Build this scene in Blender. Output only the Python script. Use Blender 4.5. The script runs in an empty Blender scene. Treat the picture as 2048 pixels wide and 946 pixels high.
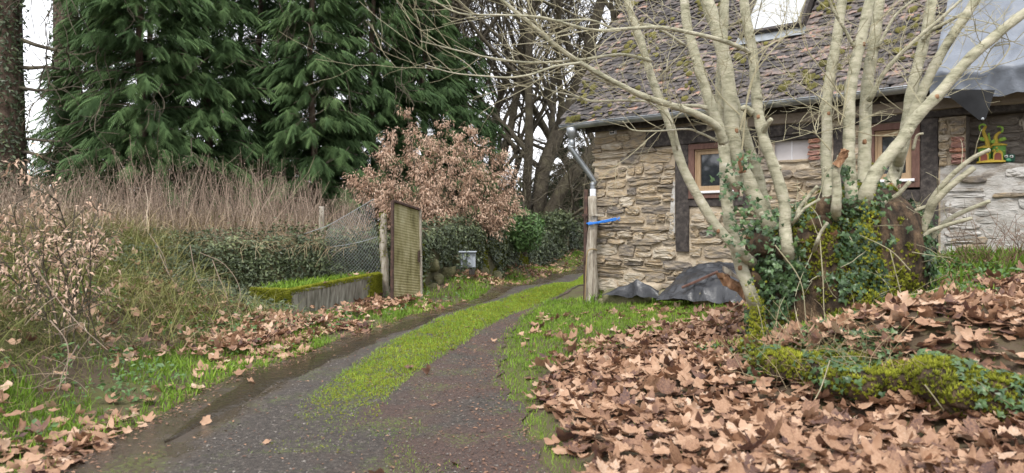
import bpy, math, random
import numpy as np
from mathutils import Vector

# ------------------------------------------------------------------ camera, world, sun, exposure
sc = bpy.context.scene
COL = sc.collection
R = math.radians
EYE = 1.2          # metres above the track
FPX = 1490.0       # focal length in photograph pixels
HZ = 455.0         # horizon row of the photograph
cam_d = bpy.data.cameras.new('camera')
cam = bpy.data.objects.new('camera', cam_d); COL.objects.link(cam)
cam.location = (0, 0, EYE); cam.rotation_euler = (R(90), 0, 0)
cam_d.sensor_width = 36.0; cam_d.lens = 36.0 * FPX / 2048.0
cam_d.shift_y = (HZ - 473.0) / 2048.0
cam_d.clip_start = 0.05; cam_d.clip_end = 2000
cam_d.dof.use_dof = True; cam_d.dof.focus_distance = 10.5; cam_d.dof.aperture_fstop = 2.8
sc.camera = cam

SUN_EL, SUN_AZ = R(52), R(200)
w = bpy.data.worlds.new('World'); sc.world = w; w.use_nodes = True
nt = w.node_tree; nt.nodes.clear()
sky = nt.nodes.new('ShaderNodeTexSky'); sky.sky_type = 'NISHITA'; sky.sun_disc = False
sky.sun_elevation = SUN_EL; sky.sun_rotation = SUN_AZ
sky.air_density = 1.0; sky.dust_density = 3.0
hs = nt.nodes.new('ShaderNodeHueSaturation'); hs.inputs['Saturation'].default_value = 0.25
mixw = nt.nodes.new('ShaderNodeMix'); mixw.data_type = 'RGBA'; mixw.inputs[0].default_value = 0.8
mixw.inputs[7].default_value = (9.6, 9.7, 10.2, 1)      # even cloud cover over the sky
bgn = nt.nodes.new('ShaderNodeBackground'); bgn.inputs['Strength'].default_value = 0.10
wo = nt.nodes.new('ShaderNodeOutputWorld')
nt.links.new(sky.outputs[0], hs.inputs['Color']); nt.links.new(hs.outputs[0], mixw.inputs[6])
nt.links.new(mixw.outputs[2], bgn.inputs['Color']); nt.links.new(bgn.outputs[0], wo.inputs[0])
sun_d = bpy.data.lights.new('sun', 'SUN'); sun_d.energy = 1.5; sun_d.angle = R(12); sun_d.color = (1, .96, .9)
sun = bpy.data.objects.new('sun', sun_d); COL.objects.link(sun)
_sd = Vector((math.sin(SUN_AZ) * math.cos(SUN_EL), math.cos(SUN_AZ) * math.cos(SUN_EL), math.sin(SUN_EL)))
sun.rotation_euler = (_sd).to_track_quat('Z', 'Y').to_euler()
vs = sc.view_settings; vs.view_transform = 'Standard'; vs.look = 'None'; vs.exposure = 1.12; vs.gamma = 1
vs.use_curve_mapping = False
sc.cycles.max_bounces = 7; sc.cycles.diffuse_bounces = 3; sc.cycles.glossy_bounces = 3
sc.cycles.transmission_bounces = 4; sc.cycles.transparent_max_bounces = 6
sc.cycles.use_denoising = True

rng = np.random.default_rng(11)
random.seed(5)
U = rng.uniform

# ------------------------------------------------------------------ helpers
def at(px, py, Y):
    return np.array([(px - 1024) / FPX * Y, Y, EYE + (HZ - py) / FPX * Y])

_K = np.random.default_rng(3).normal(size=(9, 3)); _PH = np.random.default_rng(4).uniform(0, 6.28, 9)
_K /= np.linalg.norm(_K, axis=1)[:, None]
def wob(p, f=1.0):
    """smooth pseudo noise in about -1..1 at points p (n,3)"""
    p = np.asarray(p, float)
    s = np.zeros(p.shape[:-1])
    for i in range(9):
        s += np.sin((p @ _K[i]) * f * (1.0 + .37 * i) * 2.2 + _PH[i]) / (1.0 + .25 * i)
    return s / 3.2

def unit(v):
    v = np.asarray(v, float)
    return v / np.maximum(np.linalg.norm(v, axis=-1, keepdims=True), 1e-9)

class MB:
    def __init__(s): s.V = []; s.T = []; s.Q = []; s.tone = []; s.n = 0
    def add(s, V, T=None, Q=None, tone=0.5):
        V = np.asarray(V, float).reshape(-1, 3); s.V.append(V)
        if T is not None and len(T): s.T.append(np.asarray(T, int).reshape(-1, 3) + s.n)
        if Q is not None and len(Q): s.Q.append(np.asarray(Q, int).reshape(-1, 4) + s.n)
        s.tone.append(np.broadcast_to(np.asarray(tone, float), (len(V),)).copy())
        s.n += len(V)
    def mesh(s, name, mat, smooth=False):
        me = bpy.data.meshes.new(name)
        V = np.concatenate(s.V) if s.V else np.zeros((0, 3))
        T = np.concatenate(s.T) if s.T else np.zeros((0, 3), int)
        Q = np.concatenate(s.Q) if s.Q else np.zeros((0, 4), int)
        me.vertices.add(len(V)); me.vertices.foreach_set('co', V.astype(np.float32).ravel())
        nl = len(T) * 3 + len(Q) * 4
        me.loops.add(nl); me.polygons.add(len(T) + len(Q))
        me.loops.foreach_set('vertex_index', np.concatenate([T.ravel(), Q.ravel()]).astype(np.int32))
        st = np.concatenate([np.arange(len(T)) * 3, len(T) * 3 + np.arange(len(Q)) * 4]).astype(np.int32)
        me.polygons.foreach_set('loop_start', st)
        a = me.attributes.new('tone', 'FLOAT', 'POINT')
        a.data.foreach_set('value', np.concatenate(s.tone).astype(np.float32) if s.V else np.zeros(0, np.float32))
        me.polygons.foreach_set('use_smooth', np.full(len(T) + len(Q), smooth))
        me.update(calc_edges=True); me.validate()
        if mat: me.materials.append(mat)
        return me
    def build(s, name, mat, parent=None, smooth=False, kind=None, loc=None):
        o = bpy.data.objects.new(name, s.mesh(name, mat, smooth)); COL.objects.link(o)
        hook(o, parent, loc)
        if kind: o['kind'] = kind
        return o

def hook(o, parent, loc=None):
    """parts are modelled in world coordinates; the first level undoes the root's location"""
    if parent is not None:
        o.parent = parent
        base = Vector((0, 0, 0)) if parent.parent is not None else -Vector(parent.location)
        o.location = base + (Vector(loc) if loc is not None else Vector((0, 0, 0)))
    elif loc is not None:
        o.location = loc

def thing(name, label, cat, loc=(0, 0, 0), group=None):
    o = bpy.data.objects.new(name, None); COL.objects.link(o)
    o.empty_display_size = .1; o.location = [float(v) for v in loc]
    return tag(o, label, cat, group)
def tag(o, label, cat, group=None):
    o['label'] = label; o['category'] = cat
    if group: o['group'] = group
    return o

def tube(mb, P, r, k=6, tone=.5, cap=True, lump=0.0, lf=6.0):
    P = np.asarray(P, float); n = len(P)
    r = np.broadcast_to(np.asarray(r, float), (n,))
    T = unit(np.gradient(P, axis=0)); m = T.mean(0)
    ref = np.eye(3)[int(np.argmin(np.abs(m)))]
    N = unit(np.cross(T, ref)); B = np.cross(T, N)
    a = np.arange(k) * 2 * math.pi / k
    V = P[:, None, :] + r[:, None, None] * (np.cos(a)[None, :, None] * N[:, None, :] + np.sin(a)[None, :, None] * B[:, None, :])
    if lump:
        V = V + (V - P[:, None, :]) * (wob(V, lf) * lump)[..., None]
    i = np.arange(n - 1)[:, None] * k; j = np.arange(k)[None, :]; j2 = (j + 1) % k
    Q = np.stack([i + j, i + j2, i + k + j2, i + k + j], -1).reshape(-1, 4)
    V = V.reshape(-1, 3); Tt = []
    if cap:
        V = np.concatenate([V, P[-1:] + T[-1:] * r[-1] * .25, P[:1]]); e = n * k
        Tt = [(e - k + q, e - k + (q + 1) % k, e) for q in range(k)] + [((q + 1) % k, q, e + 1) for q in range(k)]
    mb.add(V, Tt, Q, tone)

def spline(P, n):
    """Catmull-Rom through the rows of P, n samples per span"""
    P = np.asarray(P, float); E = np.vstack([2 * P[0] - P[1], P, 2 * P[-1] - P[-2]]); out = []
    for i in range(1, len(E) - 2):
        t = np.linspace(0, 1, n, endpoint=False)[:, None]
        a, b, c, d = E[i - 1], E[i], E[i + 1], E[i + 2]
        out.append(.5 * (2 * b + (c - a) * t + (2 * a - 5 * b + 4 * c - d) * t * t + (3 * b - a - 3 * c + d) * t ** 3))
    return np.vstack(out + [P[-1:]])

def beam(mb, p0, p1, side, w_, h_, ch=.008, segs=4, jit=0.0, tone=.5):
    """chamfered bar from p0 to p1; w_ along side, h_ across"""
    p0 = np.asarray(p0, float); p1 = np.asarray(p1, float); ax = unit(p1 - p0)
    s = unit(np.asarray(side, float) - ax * np.dot(side, ax)); u = np.cross(ax, s)
    a, b = w_ / 2, h_ / 2; c = min(ch, a * .6, b * .6)
    cs = [(a, b - c), (a - c, b), (-a + c, b), (-a, b - c), (-a, -b + c), (-a + c, -b), (a - c, -b), (a, -b + c)]
    V = []
    for i in range(segs + 1):
        q = p0 + (p1 - p0) * i / segs
        for x, y in cs: V.append(q + s * x + u * y)
    V = np.array(V)
    if jit: V += rng.normal(size=V.shape) * jit * .5 + (wob(V, 5) * jit)[:, None] * s
    n = segs + 1
    i = np.arange(n - 1)[:, None] * 8; j = np.arange(8)[None, :]; j2 = (j + 1) % 8
    Q = np.stack([i + j, i + j2, i + 8 + j2, i + 8 + j], -1).reshape(-1, 4)
    e = (n - 1) * 8
    T = [(0, q + 1, q) for q in range(1, 7)] + [(e, e + q, e + q + 1) for q in range(1, 7)]
    mb.add(V, T, Q, tone)

def rot(rz, ry, rx):
    """stack of rotation matrices Rz*Ry*Rx"""
    cz, sz, cy, sy, cx, sx = np.cos(rz), np.sin(rz), np.cos(ry), np.sin(ry), np.cos(rx), np.sin(rx)
    M = np.empty((len(rz), 3, 3))
    M[:, 0, 0] = cz * cy; M[:, 0, 1] = cz * sy * sx - sz * cx; M[:, 0, 2] = cz * sy * cx + sz * sx
    M[:, 1, 0] = sz * cy; M[:, 1, 1] = sz * sy * sx + cz * cx; M[:, 1, 2] = sz * sy * cx - cz * sx
    M[:, 2, 0] = -sy; M[:, 2, 1] = cy * sx; M[:, 2, 2] = cy * cx
    return M

def frames(nrm, spin, jit=0.0):
    """rotation stacks whose local z follows nrm (jittered), spun about it"""
    n = unit(nrm + rng.normal(size=nrm.shape) * jit)
    ref = np.where(np.abs(n[:, 2:3]) < .9, np.array([[0, 0, 1.]]), np.array([[1., 0, 0]]))
    a = unit(np.cross(ref, n)); b = np.cross(n, a)
    c, s = np.cos(spin)[:, None], np.sin(spin)[:, None]
    return np.stack([a * c + b * s, b * c - a * s, n], -1)

def scatter(mb, tmpl, P, M, scale, tone, sy=None):
    V, F = tmpl; N = len(P)
    if N == 0: return
    S = np.broadcast_to(np.asarray(scale, float), (N,))
    W = np.einsum('nij,vj->nvi', M, V) * S[:, None, None] + P[:, None, :]
    T = (np.asarray(F)[None] + (np.arange(N) * len(V))[:, None, None]).reshape(-1, 3)
    mb.add(W.reshape(-1, 3), T, None, np.repeat(np.broadcast_to(tone, (N,)), len(V)))

def sample(V, T, n):
    """n random surface points and normals of a triangle soup"""
    a, b, c = V[T[:, 0]], V[T[:, 1]], V[T[:, 2]]
    cr = np.cross(b - a, c - a); ar = np.linalg.norm(cr, axis=1)
    i = rng.choice(len(T), n, p=ar / ar.sum()); u, v = U(size=(2, n)); f = u + v > 1; u[f], v[f] = 1 - u[f], 1 - v[f]
    return a[i] + (b - a)[i] * u[:, None] + (c - a)[i] * v[:, None], unit(cr[i])

def soup(mb):
    V = np.concatenate(mb.V); T = [t for t in mb.T]
    for q in mb.Q: T += [q[:, [0, 1, 2]], q[:, [0, 2, 3]]]
    return V, np.concatenate(T)

# ------------------------------------------------------------------ materials
def mat(name, stops, scale=6, rough=.85, bump=.3, bscale=None, tone=.0, stretch=(1, 1, 1), metal=0, spec=.3,
        trans=0.0, detail=6, bdist=.01, coat=0.0, wet=None, ease='LINEAR', vary=True, alpha=1.0):
    m = bpy.data.materials.new(name); m.use_nodes = True; t = m.node_tree; N = t.nodes; L = t.links
    p = N['Principled BSDF']; out = N['Material Output']
    tc = N.new('ShaderNodeTexCoord'); oi = N.new('ShaderNodeObjectInfo')
    mp = N.new('ShaderNodeMapping'); mp.inputs['Scale'].default_value = stretch
    L.new(tc.outputs['Object'], mp.inputs['Vector'])
    if vary:
        ml = N.new('ShaderNodeMath'); ml.operation = 'MULTIPLY'; ml.inputs[1].default_value = 37.0
        L.new(oi.outputs['Random'], ml.inputs[0])
        cx = N.new('ShaderNodeCombineXYZ'); L.new(ml.outputs[0], cx.inputs[0]); L.new(ml.outputs[0], cx.inputs[2])
        L.new(cx.outputs[0], mp.inputs['Location'])
    nz = N.new('ShaderNodeTexNoise'); nz.inputs['Scale'].default_value = scale; nz.inputs['Detail'].default_value = detail
    nz.inputs['Roughness'].default_value = .62
    L.new(mp.outputs[0], nz.inputs['Vector'])
    mr = N.new('ShaderNodeMapRange'); mr.inputs[1].default_value = .3; mr.inputs[2].default_value = .7
    L.new(nz.outputs['Fac'], mr.inputs[0]); fac = mr.outputs[0]
    if tone:
        at_ = N.new('ShaderNodeAttribute'); at_.attribute_name = 'tone'
        mx = N.new('ShaderNodeMix'); mx.data_type = 'FLOAT'; mx.inputs[0].default_value = tone
        L.new(fac, mx.inputs[2]); L.new(at_.outputs['Fac'], mx.inputs[3]); fac = mx.outputs[0]
    cr = N.new('ShaderNodeValToRGB'); el = cr.color_ramp.elements; cr.color_ramp.interpolation = ease
    while len(el) < len(stops): el.new(.5)
    for e, (pos, c) in zip(el, stops): e.position = pos; e.color = (*c, 1)
    L.new(fac, cr.inputs[0]); L.new(cr.outputs[0], p.inputs['Base Color'])
    p.inputs['Roughness'].default_value = rough; p.inputs['Metallic'].default_value = metal
    p.inputs['Specular IOR Level'].default_value = spec; p.inputs['Coat Weight'].default_value = coat
    p.inputs['Alpha'].default_value = alpha
    if bump:
        nb = N.new('ShaderNodeTexNoise'); nb.inputs['Scale'].default_value = bscale or scale * 4; nb.inputs['Detail'].default_value = 7
        nb.inputs['Roughness'].default_value = .7
        L.new(mp.outputs[0], nb.inputs['Vector'])
        bn = N.new('ShaderNodeBump'); bn.inputs['Strength'].default_value = bump; bn.inputs['Distance'].default_value = bdist
        L.new(nb.outputs['Fac'], bn.inputs['Height']); L.new(bn.outputs[0], p.inputs['Normal'])
    if trans:
        tr = N.new('ShaderNodeBsdfTranslucent'); L.new(cr.outputs[0], tr.inputs['Color'])
        ms = N.new('ShaderNodeMixShader'); ms.inputs[0].default_value = trans
        L.new(p.outputs[0], ms.inputs[1]); L.new(tr.outputs[0], ms.inputs[2]); L.new(ms.outputs[0], out.inputs['Surface'])
    return m

M = {}
M['stone'] = mat('stone', [(0, (.10, .092, .088)), (.2, (.19, .165, .14)), (.4, (.30, .25, .19)), (.56, (.39, .30, .19)), (.7, (.39, .335, .26)), (.86, (.50, .44, .35)), (1, (.62, .58, .51))],
                 scale=7, bump=1.0, bscale=11, tone=.5, stretch=(1, 1, 3.2), bdist=.035, rough=.9, detail=9)
M['mortar'] = mat('mortar', [(0, (.22, .175, .125)), (.4, (.38, .31, .225)), (.7, (.50, .425, .32)), (1, (.60, .54, .45))], scale=4, bump=.9, bscale=16, bdist=.03, rough=.95)
M['limewash'] = mat('limewash', [(0, (.13, .115, .10)), (.24, (.27, .24, .205)), (.40, (.36, .34, .31)), (.7, (.44, .425, .40)), (1, (.50, .485, .465))], scale=3.2, bump=.9, bscale=9, bdist=.03, rough=.9, stretch=(1, 1, 2))
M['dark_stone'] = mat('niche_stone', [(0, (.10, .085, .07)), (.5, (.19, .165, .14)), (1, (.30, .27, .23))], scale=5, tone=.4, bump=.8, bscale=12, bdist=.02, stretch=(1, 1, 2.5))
M['brick'] = mat('brick', [(0, (.16, .09, .08)), (.5, (.30, .17, .14)), (.8, (.42, .21, .13)), (1, (.5, .42, .36))], scale=9, tone=.5, bump=.6, bdist=.01)
M['timber'] = mat('timber', [(0, (.022, .018, .017)), (.5, (.048, .041, .038)), (1, (.10, .085, .075))], scale=6, bump=.8, bscale=22, stretch=(3, 3, 3), bdist=.01, rough=.8)
M['old_wood'] = mat('weathered_wood', [(0, (.12, .095, .075)), (.35, (.29, .25, .20)), (.7, (.43, .39, .32)), (1, (.52, .49, .42))], scale=9, bump=.9, bscale=28, stretch=(4, 4, .5), bdist=.015)
M['brown_wood'] = mat('brown_wood', [(0, (.085, .045, .036)), (1, (.17, .095, .075))], scale=8, bump=.3, stretch=(4, 4, 1))
M['pale_wood'] = mat('pale_wood', [(0, (.28, .19, .11)), (1, (.40, .285, .175))], scale=8, bump=.2, stretch=(5, 5, 1), rough=.6)
M['white_paint'] = mat('white_paint', [(0, (.62, .62, .64)), (1, (.78, .78, .80))], scale=5, bump=.1, rough=.5)
M['board'] = mat('white_board', [(0, (.46, .43, .43)), (1, (.58, .55, .55))], scale=3, bump=.1, rough=.7)
M['zinc'] = mat('zinc', [(0, (.20, .215, .225)), (.5, (.30, .32, .335)), (1, (.42, .44, .46))], scale=5, bump=.12, rough=.42, metal=.75, stretch=(1, 1, 1))
M['rust'] = mat('rusted_iron', [(0, (.035, .024, .021)), (.6, (.075, .046, .037)), (1, (.14, .078, .055))], scale=14, bump=.5, rough=.85)
M['tile'] = mat('clay_tile', [(0, (.024, .022, .022)), (.3, (.058, .053, .052)), (.5, (.115, .10, .094)), (.68, (.22, .17, .15)), (.86, (.36, .175, .11)), (1, (.42, .32, .26))],
                scale=14, bump=.6, bscale=30, tone=.5, bdist=.01, rough=.8)
M['moss'] = mat('moss', [(0, (.07, .08, .015)), (.35, (.18, .20, .026)), (.7, (.34, .36, .04)), (1, (.50, .50, .07))], scale=8, tone=.7, bump=0, rough=.95, trans=.2)
M['roof_moss'] = mat('roof_moss', [(0, (.04, .038, .014)), (.5, (.10, .092, .028)), (1, (.2, .18, .05))], scale=12, tone=.4, bump=.8, rough=1)
M['tarp'] = mat('grey_tarpaulin', [(0, (.105, .12, .145)), (1, (.18, .20, .235))], scale=2, bump=.6, bscale=7, rough=.42, spec=.5, bdist=.02)
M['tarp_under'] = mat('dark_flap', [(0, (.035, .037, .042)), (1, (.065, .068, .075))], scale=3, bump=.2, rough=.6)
M['black_plastic'] = mat('black_plastic', [(0, (.022, .023, .027)), (1, (.05, .052, .057))], scale=4, bump=.5, bscale=12, rough=.26, spec=.5, bdist=.02)
M['blue_rope'] = mat('blue_rope', [(0, (.02, .14, .55)), (1, (.05, .26, .75))], scale=40, bump=.4, rough=.6)
M['bark'] = mat('pale_bark', [(0, (.085, .075, .05)), (.12, (.20, .19, .125)), (.32, (.31, .30, .21)), (.55, (.40, .38, .275)), (.8, (.47, .44, .33)), (1, (.56, .54, .46))], scale=8, bump=1.0, bscale=34, stretch=(1.0, 1.0, 2.6), bdist=.015, rough=.88, tone=.08, detail=12)
M['twig'] = mat('twig_bark', [(0, (.16, .13, .085)), (.5, (.34, .31, .20)), (1, (.46, .43, .31))], scale=9, bump=.2, tone=.6)
M['rough_bark'] = mat('rough_bark', [(0, (.02, .014, .010)), (.4, (.055, .038, .024)), (.75, (.13, .085, .05)), (1, (.22, .15, .09))], scale=9, bump=1, bscale=18, bdist=.05, stretch=(1.5, 1.5, .7))
M['split_wood'] = mat('split_wood', [(0, (.09, .045, .022)), (.5, (.24, .13, .07)), (1, (.42, .27, .16))], scale=12, bump=.8, stretch=(3, 3, .7))
M['dark_bark'] = mat('dark_bark', [(0, (.038, .031, .023)), (.5, (.09, .076, .055)), (1, (.16, .145, .09))], scale=3, bump=.9, bscale=9, bdist=.04, tone=.2)
M['red_bark'] = mat('brown_bark', [(0, (.045, .03, .022)), (.5, (.10, .068, .05)), (1, (.16, .12, .09))], scale=3, bump=.9, bscale=9, bdist=.04, stretch=(2, 2, .6))
M['conifer'] = mat('conifer_sprays', [(0, (.028, .046, .022)), (.35, (.060, .108, .043)), (.65, (.105, .175, .066)), (1, (.17, .245, .10))], scale=.9, tone=.6, bump=0, rough=.75, trans=.18, spec=.2)
M['yew'] = mat('drooping_needles', [(0, (.034, .038, .022)), (.5, (.07, .08, .042)), (1, (.13, .135, .07))], scale=.9, tone=.6, bump=0, rough=.8, trans=.15)
M['ivy'] = mat('ivy_leaves', [(0, (.020, .036, .017)), (.3, (.036, .072, .028)), (.62, (.07, .13, .045)), (.88, (.14, .21, .07)), (1, (.27, .26, .10))], scale=5, tone=.75, bump=0, rough=.42, spec=.45, trans=.1)
M['hedge_ivy'] = mat('hedge_ivy', [(0, (.024, .032, .018)), (.4, (.055, .075, .036)), (.72, (.11, .14, .062)), (.9, (.20, .225, .10)), (1, (.34, .28, .15))], scale=2, tone=.7, bump=0, rough=.45, spec=.45, trans=.1)
M['bush_green'] = mat('bush_leaves', [(0, (.035, .075, .025)), (.5, (.085, .16, .05)), (1, (.17, .26, .09))], scale=2, tone=.75, bump=0, rough=.4, trans=.15)
M['beech'] = mat('dry_beech_leaves', [(0, (.24, .145, .10)), (.35, (.46, .31, .22)), (.7, (.62, .455, .345)), (1, (.74, .60, .48))], scale=2, tone=.75, bump=0, rough=.8, trans=.25)
M['dead_leaf'] = mat('plane_leaf', [(0, (.045, .027, .025)), (.15, (.11, .060, .050)), (.3, (.20, .11, .07)), (.48, (.33, .19, .115)), (.66, (.42, .26, .165)), (.82, (.51, .345, .235)), (.92, (.57, .43, .325)), (1, (.36, .29, .27))],
                     scale=14, tone=.66, bump=.5, bscale=40, bdist=.006, rough=.55, spec=.35, trans=.18)
M['grass'] = mat('grass', [(0, (.07, .12, .018)), (.4, (.155, .27, .03)), (.75, (.28, .40, .045)), (1, (.42, .48, .10))], scale=1.5, tone=.7, bump=0, rough=.6, trans=.3)
M['straw'] = mat('straw', [(0, (.09, .066, .04)), (.4, (.25, .185, .11)), (.75, (.42, .33, .20)), (1, (.54, .46, .31))], scale=1.2, tone=.8, bump=0, rough=.8, trans=.15)
M['dry_stem'] = mat('dry_stems', [(0, (.05, .036, .028)), (.4, (.17, .125, .095)), (.72, (.34, .26, .195)), (1, (.56, .47, .37))], scale=.8, tone=.8, bump=0, rough=.85)
M['bank_grass'] = mat('bank_grass', [(0, (.06, .07, .02)), (.35, (.13, .15, .04)), (.65, (.25, .23, .085)), (1, (.44, .36, .19))], scale=.9, tone=.65, bump=0, rough=.7, trans=.2)
M['concrete'] = mat('mossy_concrete', [(0, (.075, .07, .055)), (.4, (.17, .16, .13)), (.75, (.27, .26, .22)), (1, (.35, .34, .30))], scale=7, bump=.6, stretch=(3.5, 3.5, .5), bscale=20)
M['polyester'] = mat('ribbed_panel', [(0, (.13, .115, .045)), (.35, (.24, .215, .10)), (.7, (.33, .30, .165)), (1, (.43, .40, .26))], scale=3.4, bump=.4, bscale=30, stretch=(2, 2, .8), rough=.7)
M['wire'] = mat('galvanised_wire', [(0, (.22, .24, .24)), (1, (.38, .40, .40))], scale=9, bump=0, rough=.5, metal=.5)
M['meter'] = mat('grey_plastic', [(0, (.26, .29, .33)), (1, (.36, .39, .44))], scale=6, bump=.1, rough=.5)
M['mossy_stone'] = mat('mossy_stone', [(0, (.06, .065, .03)), (.4, (.13, .125, .06)), (.7, (.22, .19, .12)), (1, (.36, .31, .23))], scale=8, bump=.9, bscale=14, bdist=.03, tone=.3)
M['soil_wall'] = mat('wall_core', [(0, (.03, .028, .016)), (.5, (.07, .065, .03)), (1, (.14, .12, .07))], scale=4, bump=.9)
M['dark'] = mat('dark_interior', [(0, (.012, .012, .014)), (1, (.03, .03, .033))], scale=3, bump=0)
def glass(name, c, rough=.04):
    m = mat(name, [(0, c), (1, c)], bump=0, rough=rough, spec=1.0, coat=.6); return m
M['glass'] = glass('window_glass', (.02, .023, .028))
M['skyglass'] = glass('roof_window_glass', (.42, .44, .46), .08)  # pale base colour paints the reflected sky into the pane
def flat(name, c, rough=.75): return mat(name, [(0, tuple(v * .85 for v in c)), (1, c)], scale=18, bump=.3, rough=rough)

# ------------------------------------------------------------------ ground shape
D = np.array([.7563, -.6543, 0.]); NB = np.array([.6543, .7563, 0.]); UP = np.array([0, 0, 1.])   # along the cottage front, into it
A = np.array([1.281, 11.5, 0.])
WANG = math.atan2(D[1], D[0])
XLY = [0, 3.64, 5.34, 6.88, 8.7, 10.8, 14.3, 17.9, 22, 26, 30]; XLX = [-2.2, -2.26, -2.31, -1.96, -1.66, -1.04, -.23, .79, 2.1, 3.8, 5.9]
XRY = [0, 3.64, 5.18, 6.27, 7.95, 10.8, 15.3, 19, 26, 30]; XRX = [.3, .21, -.02, -.1, -.07, .33, 1.45, 2.9, 6.1, 8.4]
def smooth_interp(xs, ys):
    xs, ys = np.array(xs, float), np.array(ys, float)
    fx = np.linspace(xs[0], xs[-1], 400); fy = np.interp(fx, xs, ys)
    k = np.ones(25) / 25; pad = np.concatenate([fy[0] - (fy[1:13] - fy[0])[::-1], fy, fy[-1] + (fy[-1] - fy[-13:-1])[::-1]])
    fy = np.convolve(pad, k, 'valid'); return lambda y: np.interp(y, fx, fy)
XL = smooth_interp(XLY, XLX); XR = smooth_interp(XRY, XRX)
CL = smooth_interp([3.0, 4.5, 5.68, 7.6, 9.66, 11.9, 14.9, 16.7, 20, 26], [-1.3, -1.30, -1.31, -1.14, -.8, -.19, .76, 1.45, 2.25, 4.7])
CR = smooth_interp([3.0, 4.41, 5.68, 7.6, 9.2, 11.5, 15.0, 17, 20, 26], [-.85, -.92, -.96, -.63, -.39, .28, 1.22, 1.75, 2.55, 5.0])
_cp = [(-3.0, 5.0, .06), (-3.25, 6.7, .12), (-2.95, 7.6, .1), (-3.55, 5.2, .36), (-4.1, 7.0, .55), (-4.6, 9.5, .90), (-5.5, 8.0, .95), (-4.4, 5.0, .66), (-3.9, 3.0, .5),
       (-6.5, 4, .95), (-8, 12, 1.0), (-4.3, 12.5, .97), (-10, 20, 1.1), (-3, 18, .97), (-2.5, 14.5, .95), (-1.0, 17.5, .9), (1, 24, .8), (-20, 40, 1.4), (0, 40, 1.0), (12, 40, .9),
       (40, 60, 1.2), (-50, 60, 2), (-60, 0, 2), (-12, 6, 1.15), (60, 0, 2), (-3.6, 9.2, .35), (-2.75, 9.4, .1), (-2.1, 11.1, .1), (-1.6, 11.6, .09), (-1.7, 12.6, .1), (-.45, 16.6, .1), (.7, 20, .1), (-3.3, 11.9, .8), (-3.0, 10.9, .25), (-3.9, 10.2, .35), (-4.3, 11.2, .9),
       (.6, 5.5, .05), (1.0, 4.0, .1), (.79, 6.7, .08), (1.6, 8.7, .12), (1.1, 10.5, .08), (1.28, 11.4, .1), (2.4, 10.2, .18), (3.1, 9.6, .28), (4.0, 8.8, .55), (4.84, 8.3, .80), (5.5, 7.7, .86),
       (1.95, 6.0, .24), (1.8, 7.0, .2), (3.3, 6.2, .60), (3.0, 7.6, .5), (2.2, 8.0, .25), (2.45, 4.62, .53), (2.2, 5.2, .46), (2.9, 4.2, .55), (2.0, 4.45, .22), (2.35, 3.65, .2), (1.55, 5.0, .2), (1.0, 3.1, .17), (2.1, 3.0, .2), (.45, 3.8, .05),
       (4.2, 5.5, .66), (4.5, 7.0, .74), (6, 4, .8), (8, 6, 1.0), (0, 0, 0), (2, 0.5, .2), (-3, 0, .2), (3, 13, .3), (8, 14, .6), (5, 20, .3)]
for y in (1.5, 3.64, 5.3, 7, 9, 11, 13, 15.5, 18, 21, 25): _cp += [(float(XL(y)), y, 0.), (float(XR(y)), y, 0.), (float((XL(y) + XR(y)) / 2), y, .015)]
for y in (4, 6, 8, 10): _cp += [(float(XL(y)) - .35, y, .04)]
_cp = np.array(_cp); _c2 = .35
def _phi(d2): return -np.sqrt(d2 + _c2 * _c2)
_Am = _phi(((_cp[:, None, :2] - _cp[None, :, :2]) ** 2).sum(-1)); _n = len(_cp)
_Big = np.zeros((_n + 1, _n + 1)); _Big[:_n, :_n] = _Am - np.eye(_n) * .02; _Big[:_n, _n] = _Big[_n, :_n] = 1
_sol = np.linalg.solve(_Big, np.concatenate([_cp[:, 2], [0]]))
def gz(x, y):
    x = np.asarray(x, float); y = np.asarray(y, float); sh = np.broadcast(x, y).shape
    q = np.stack([np.broadcast_to(x, sh).ravel(), np.broadcast_to(y, sh).ravel()], -1); out = np.empty(len(q))
    for i in range(0, len(q), 20000):
        b = q[i:i + 20000]
        out[i:i + 20000] = _phi(((b[:, None] - _cp[None, :, :2]) ** 2).sum(-1)) @ _sol[:_n] + _sol[_n]
    z = out.reshape(sh)
    inroad = (x > XL(y) - .1) & (x < XR(y) + .1)
    b = wob(np.stack([np.broadcast_to(x, sh), np.broadcast_to(y, sh), np.zeros(sh)], -1), 2.3) * .018
    return z + np.where(inroad, b * .25, b)
def gp(x, y, dz=0.0): return np.stack([x, y, gz(x, y) + dz], -1)
def ray_ground(px, py):
    u, v = (px - 1024) / FPX, (HZ - py) / FPX
    Y = np.linspace(3, 8.5, 260); h = EYE + v * Y - gz(u * Y, Y)
    k = np.argmax(h < 0); Yk = Y[k]; return np.array([u * Yk, Yk, gz(u * Yk, Yk)])

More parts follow.
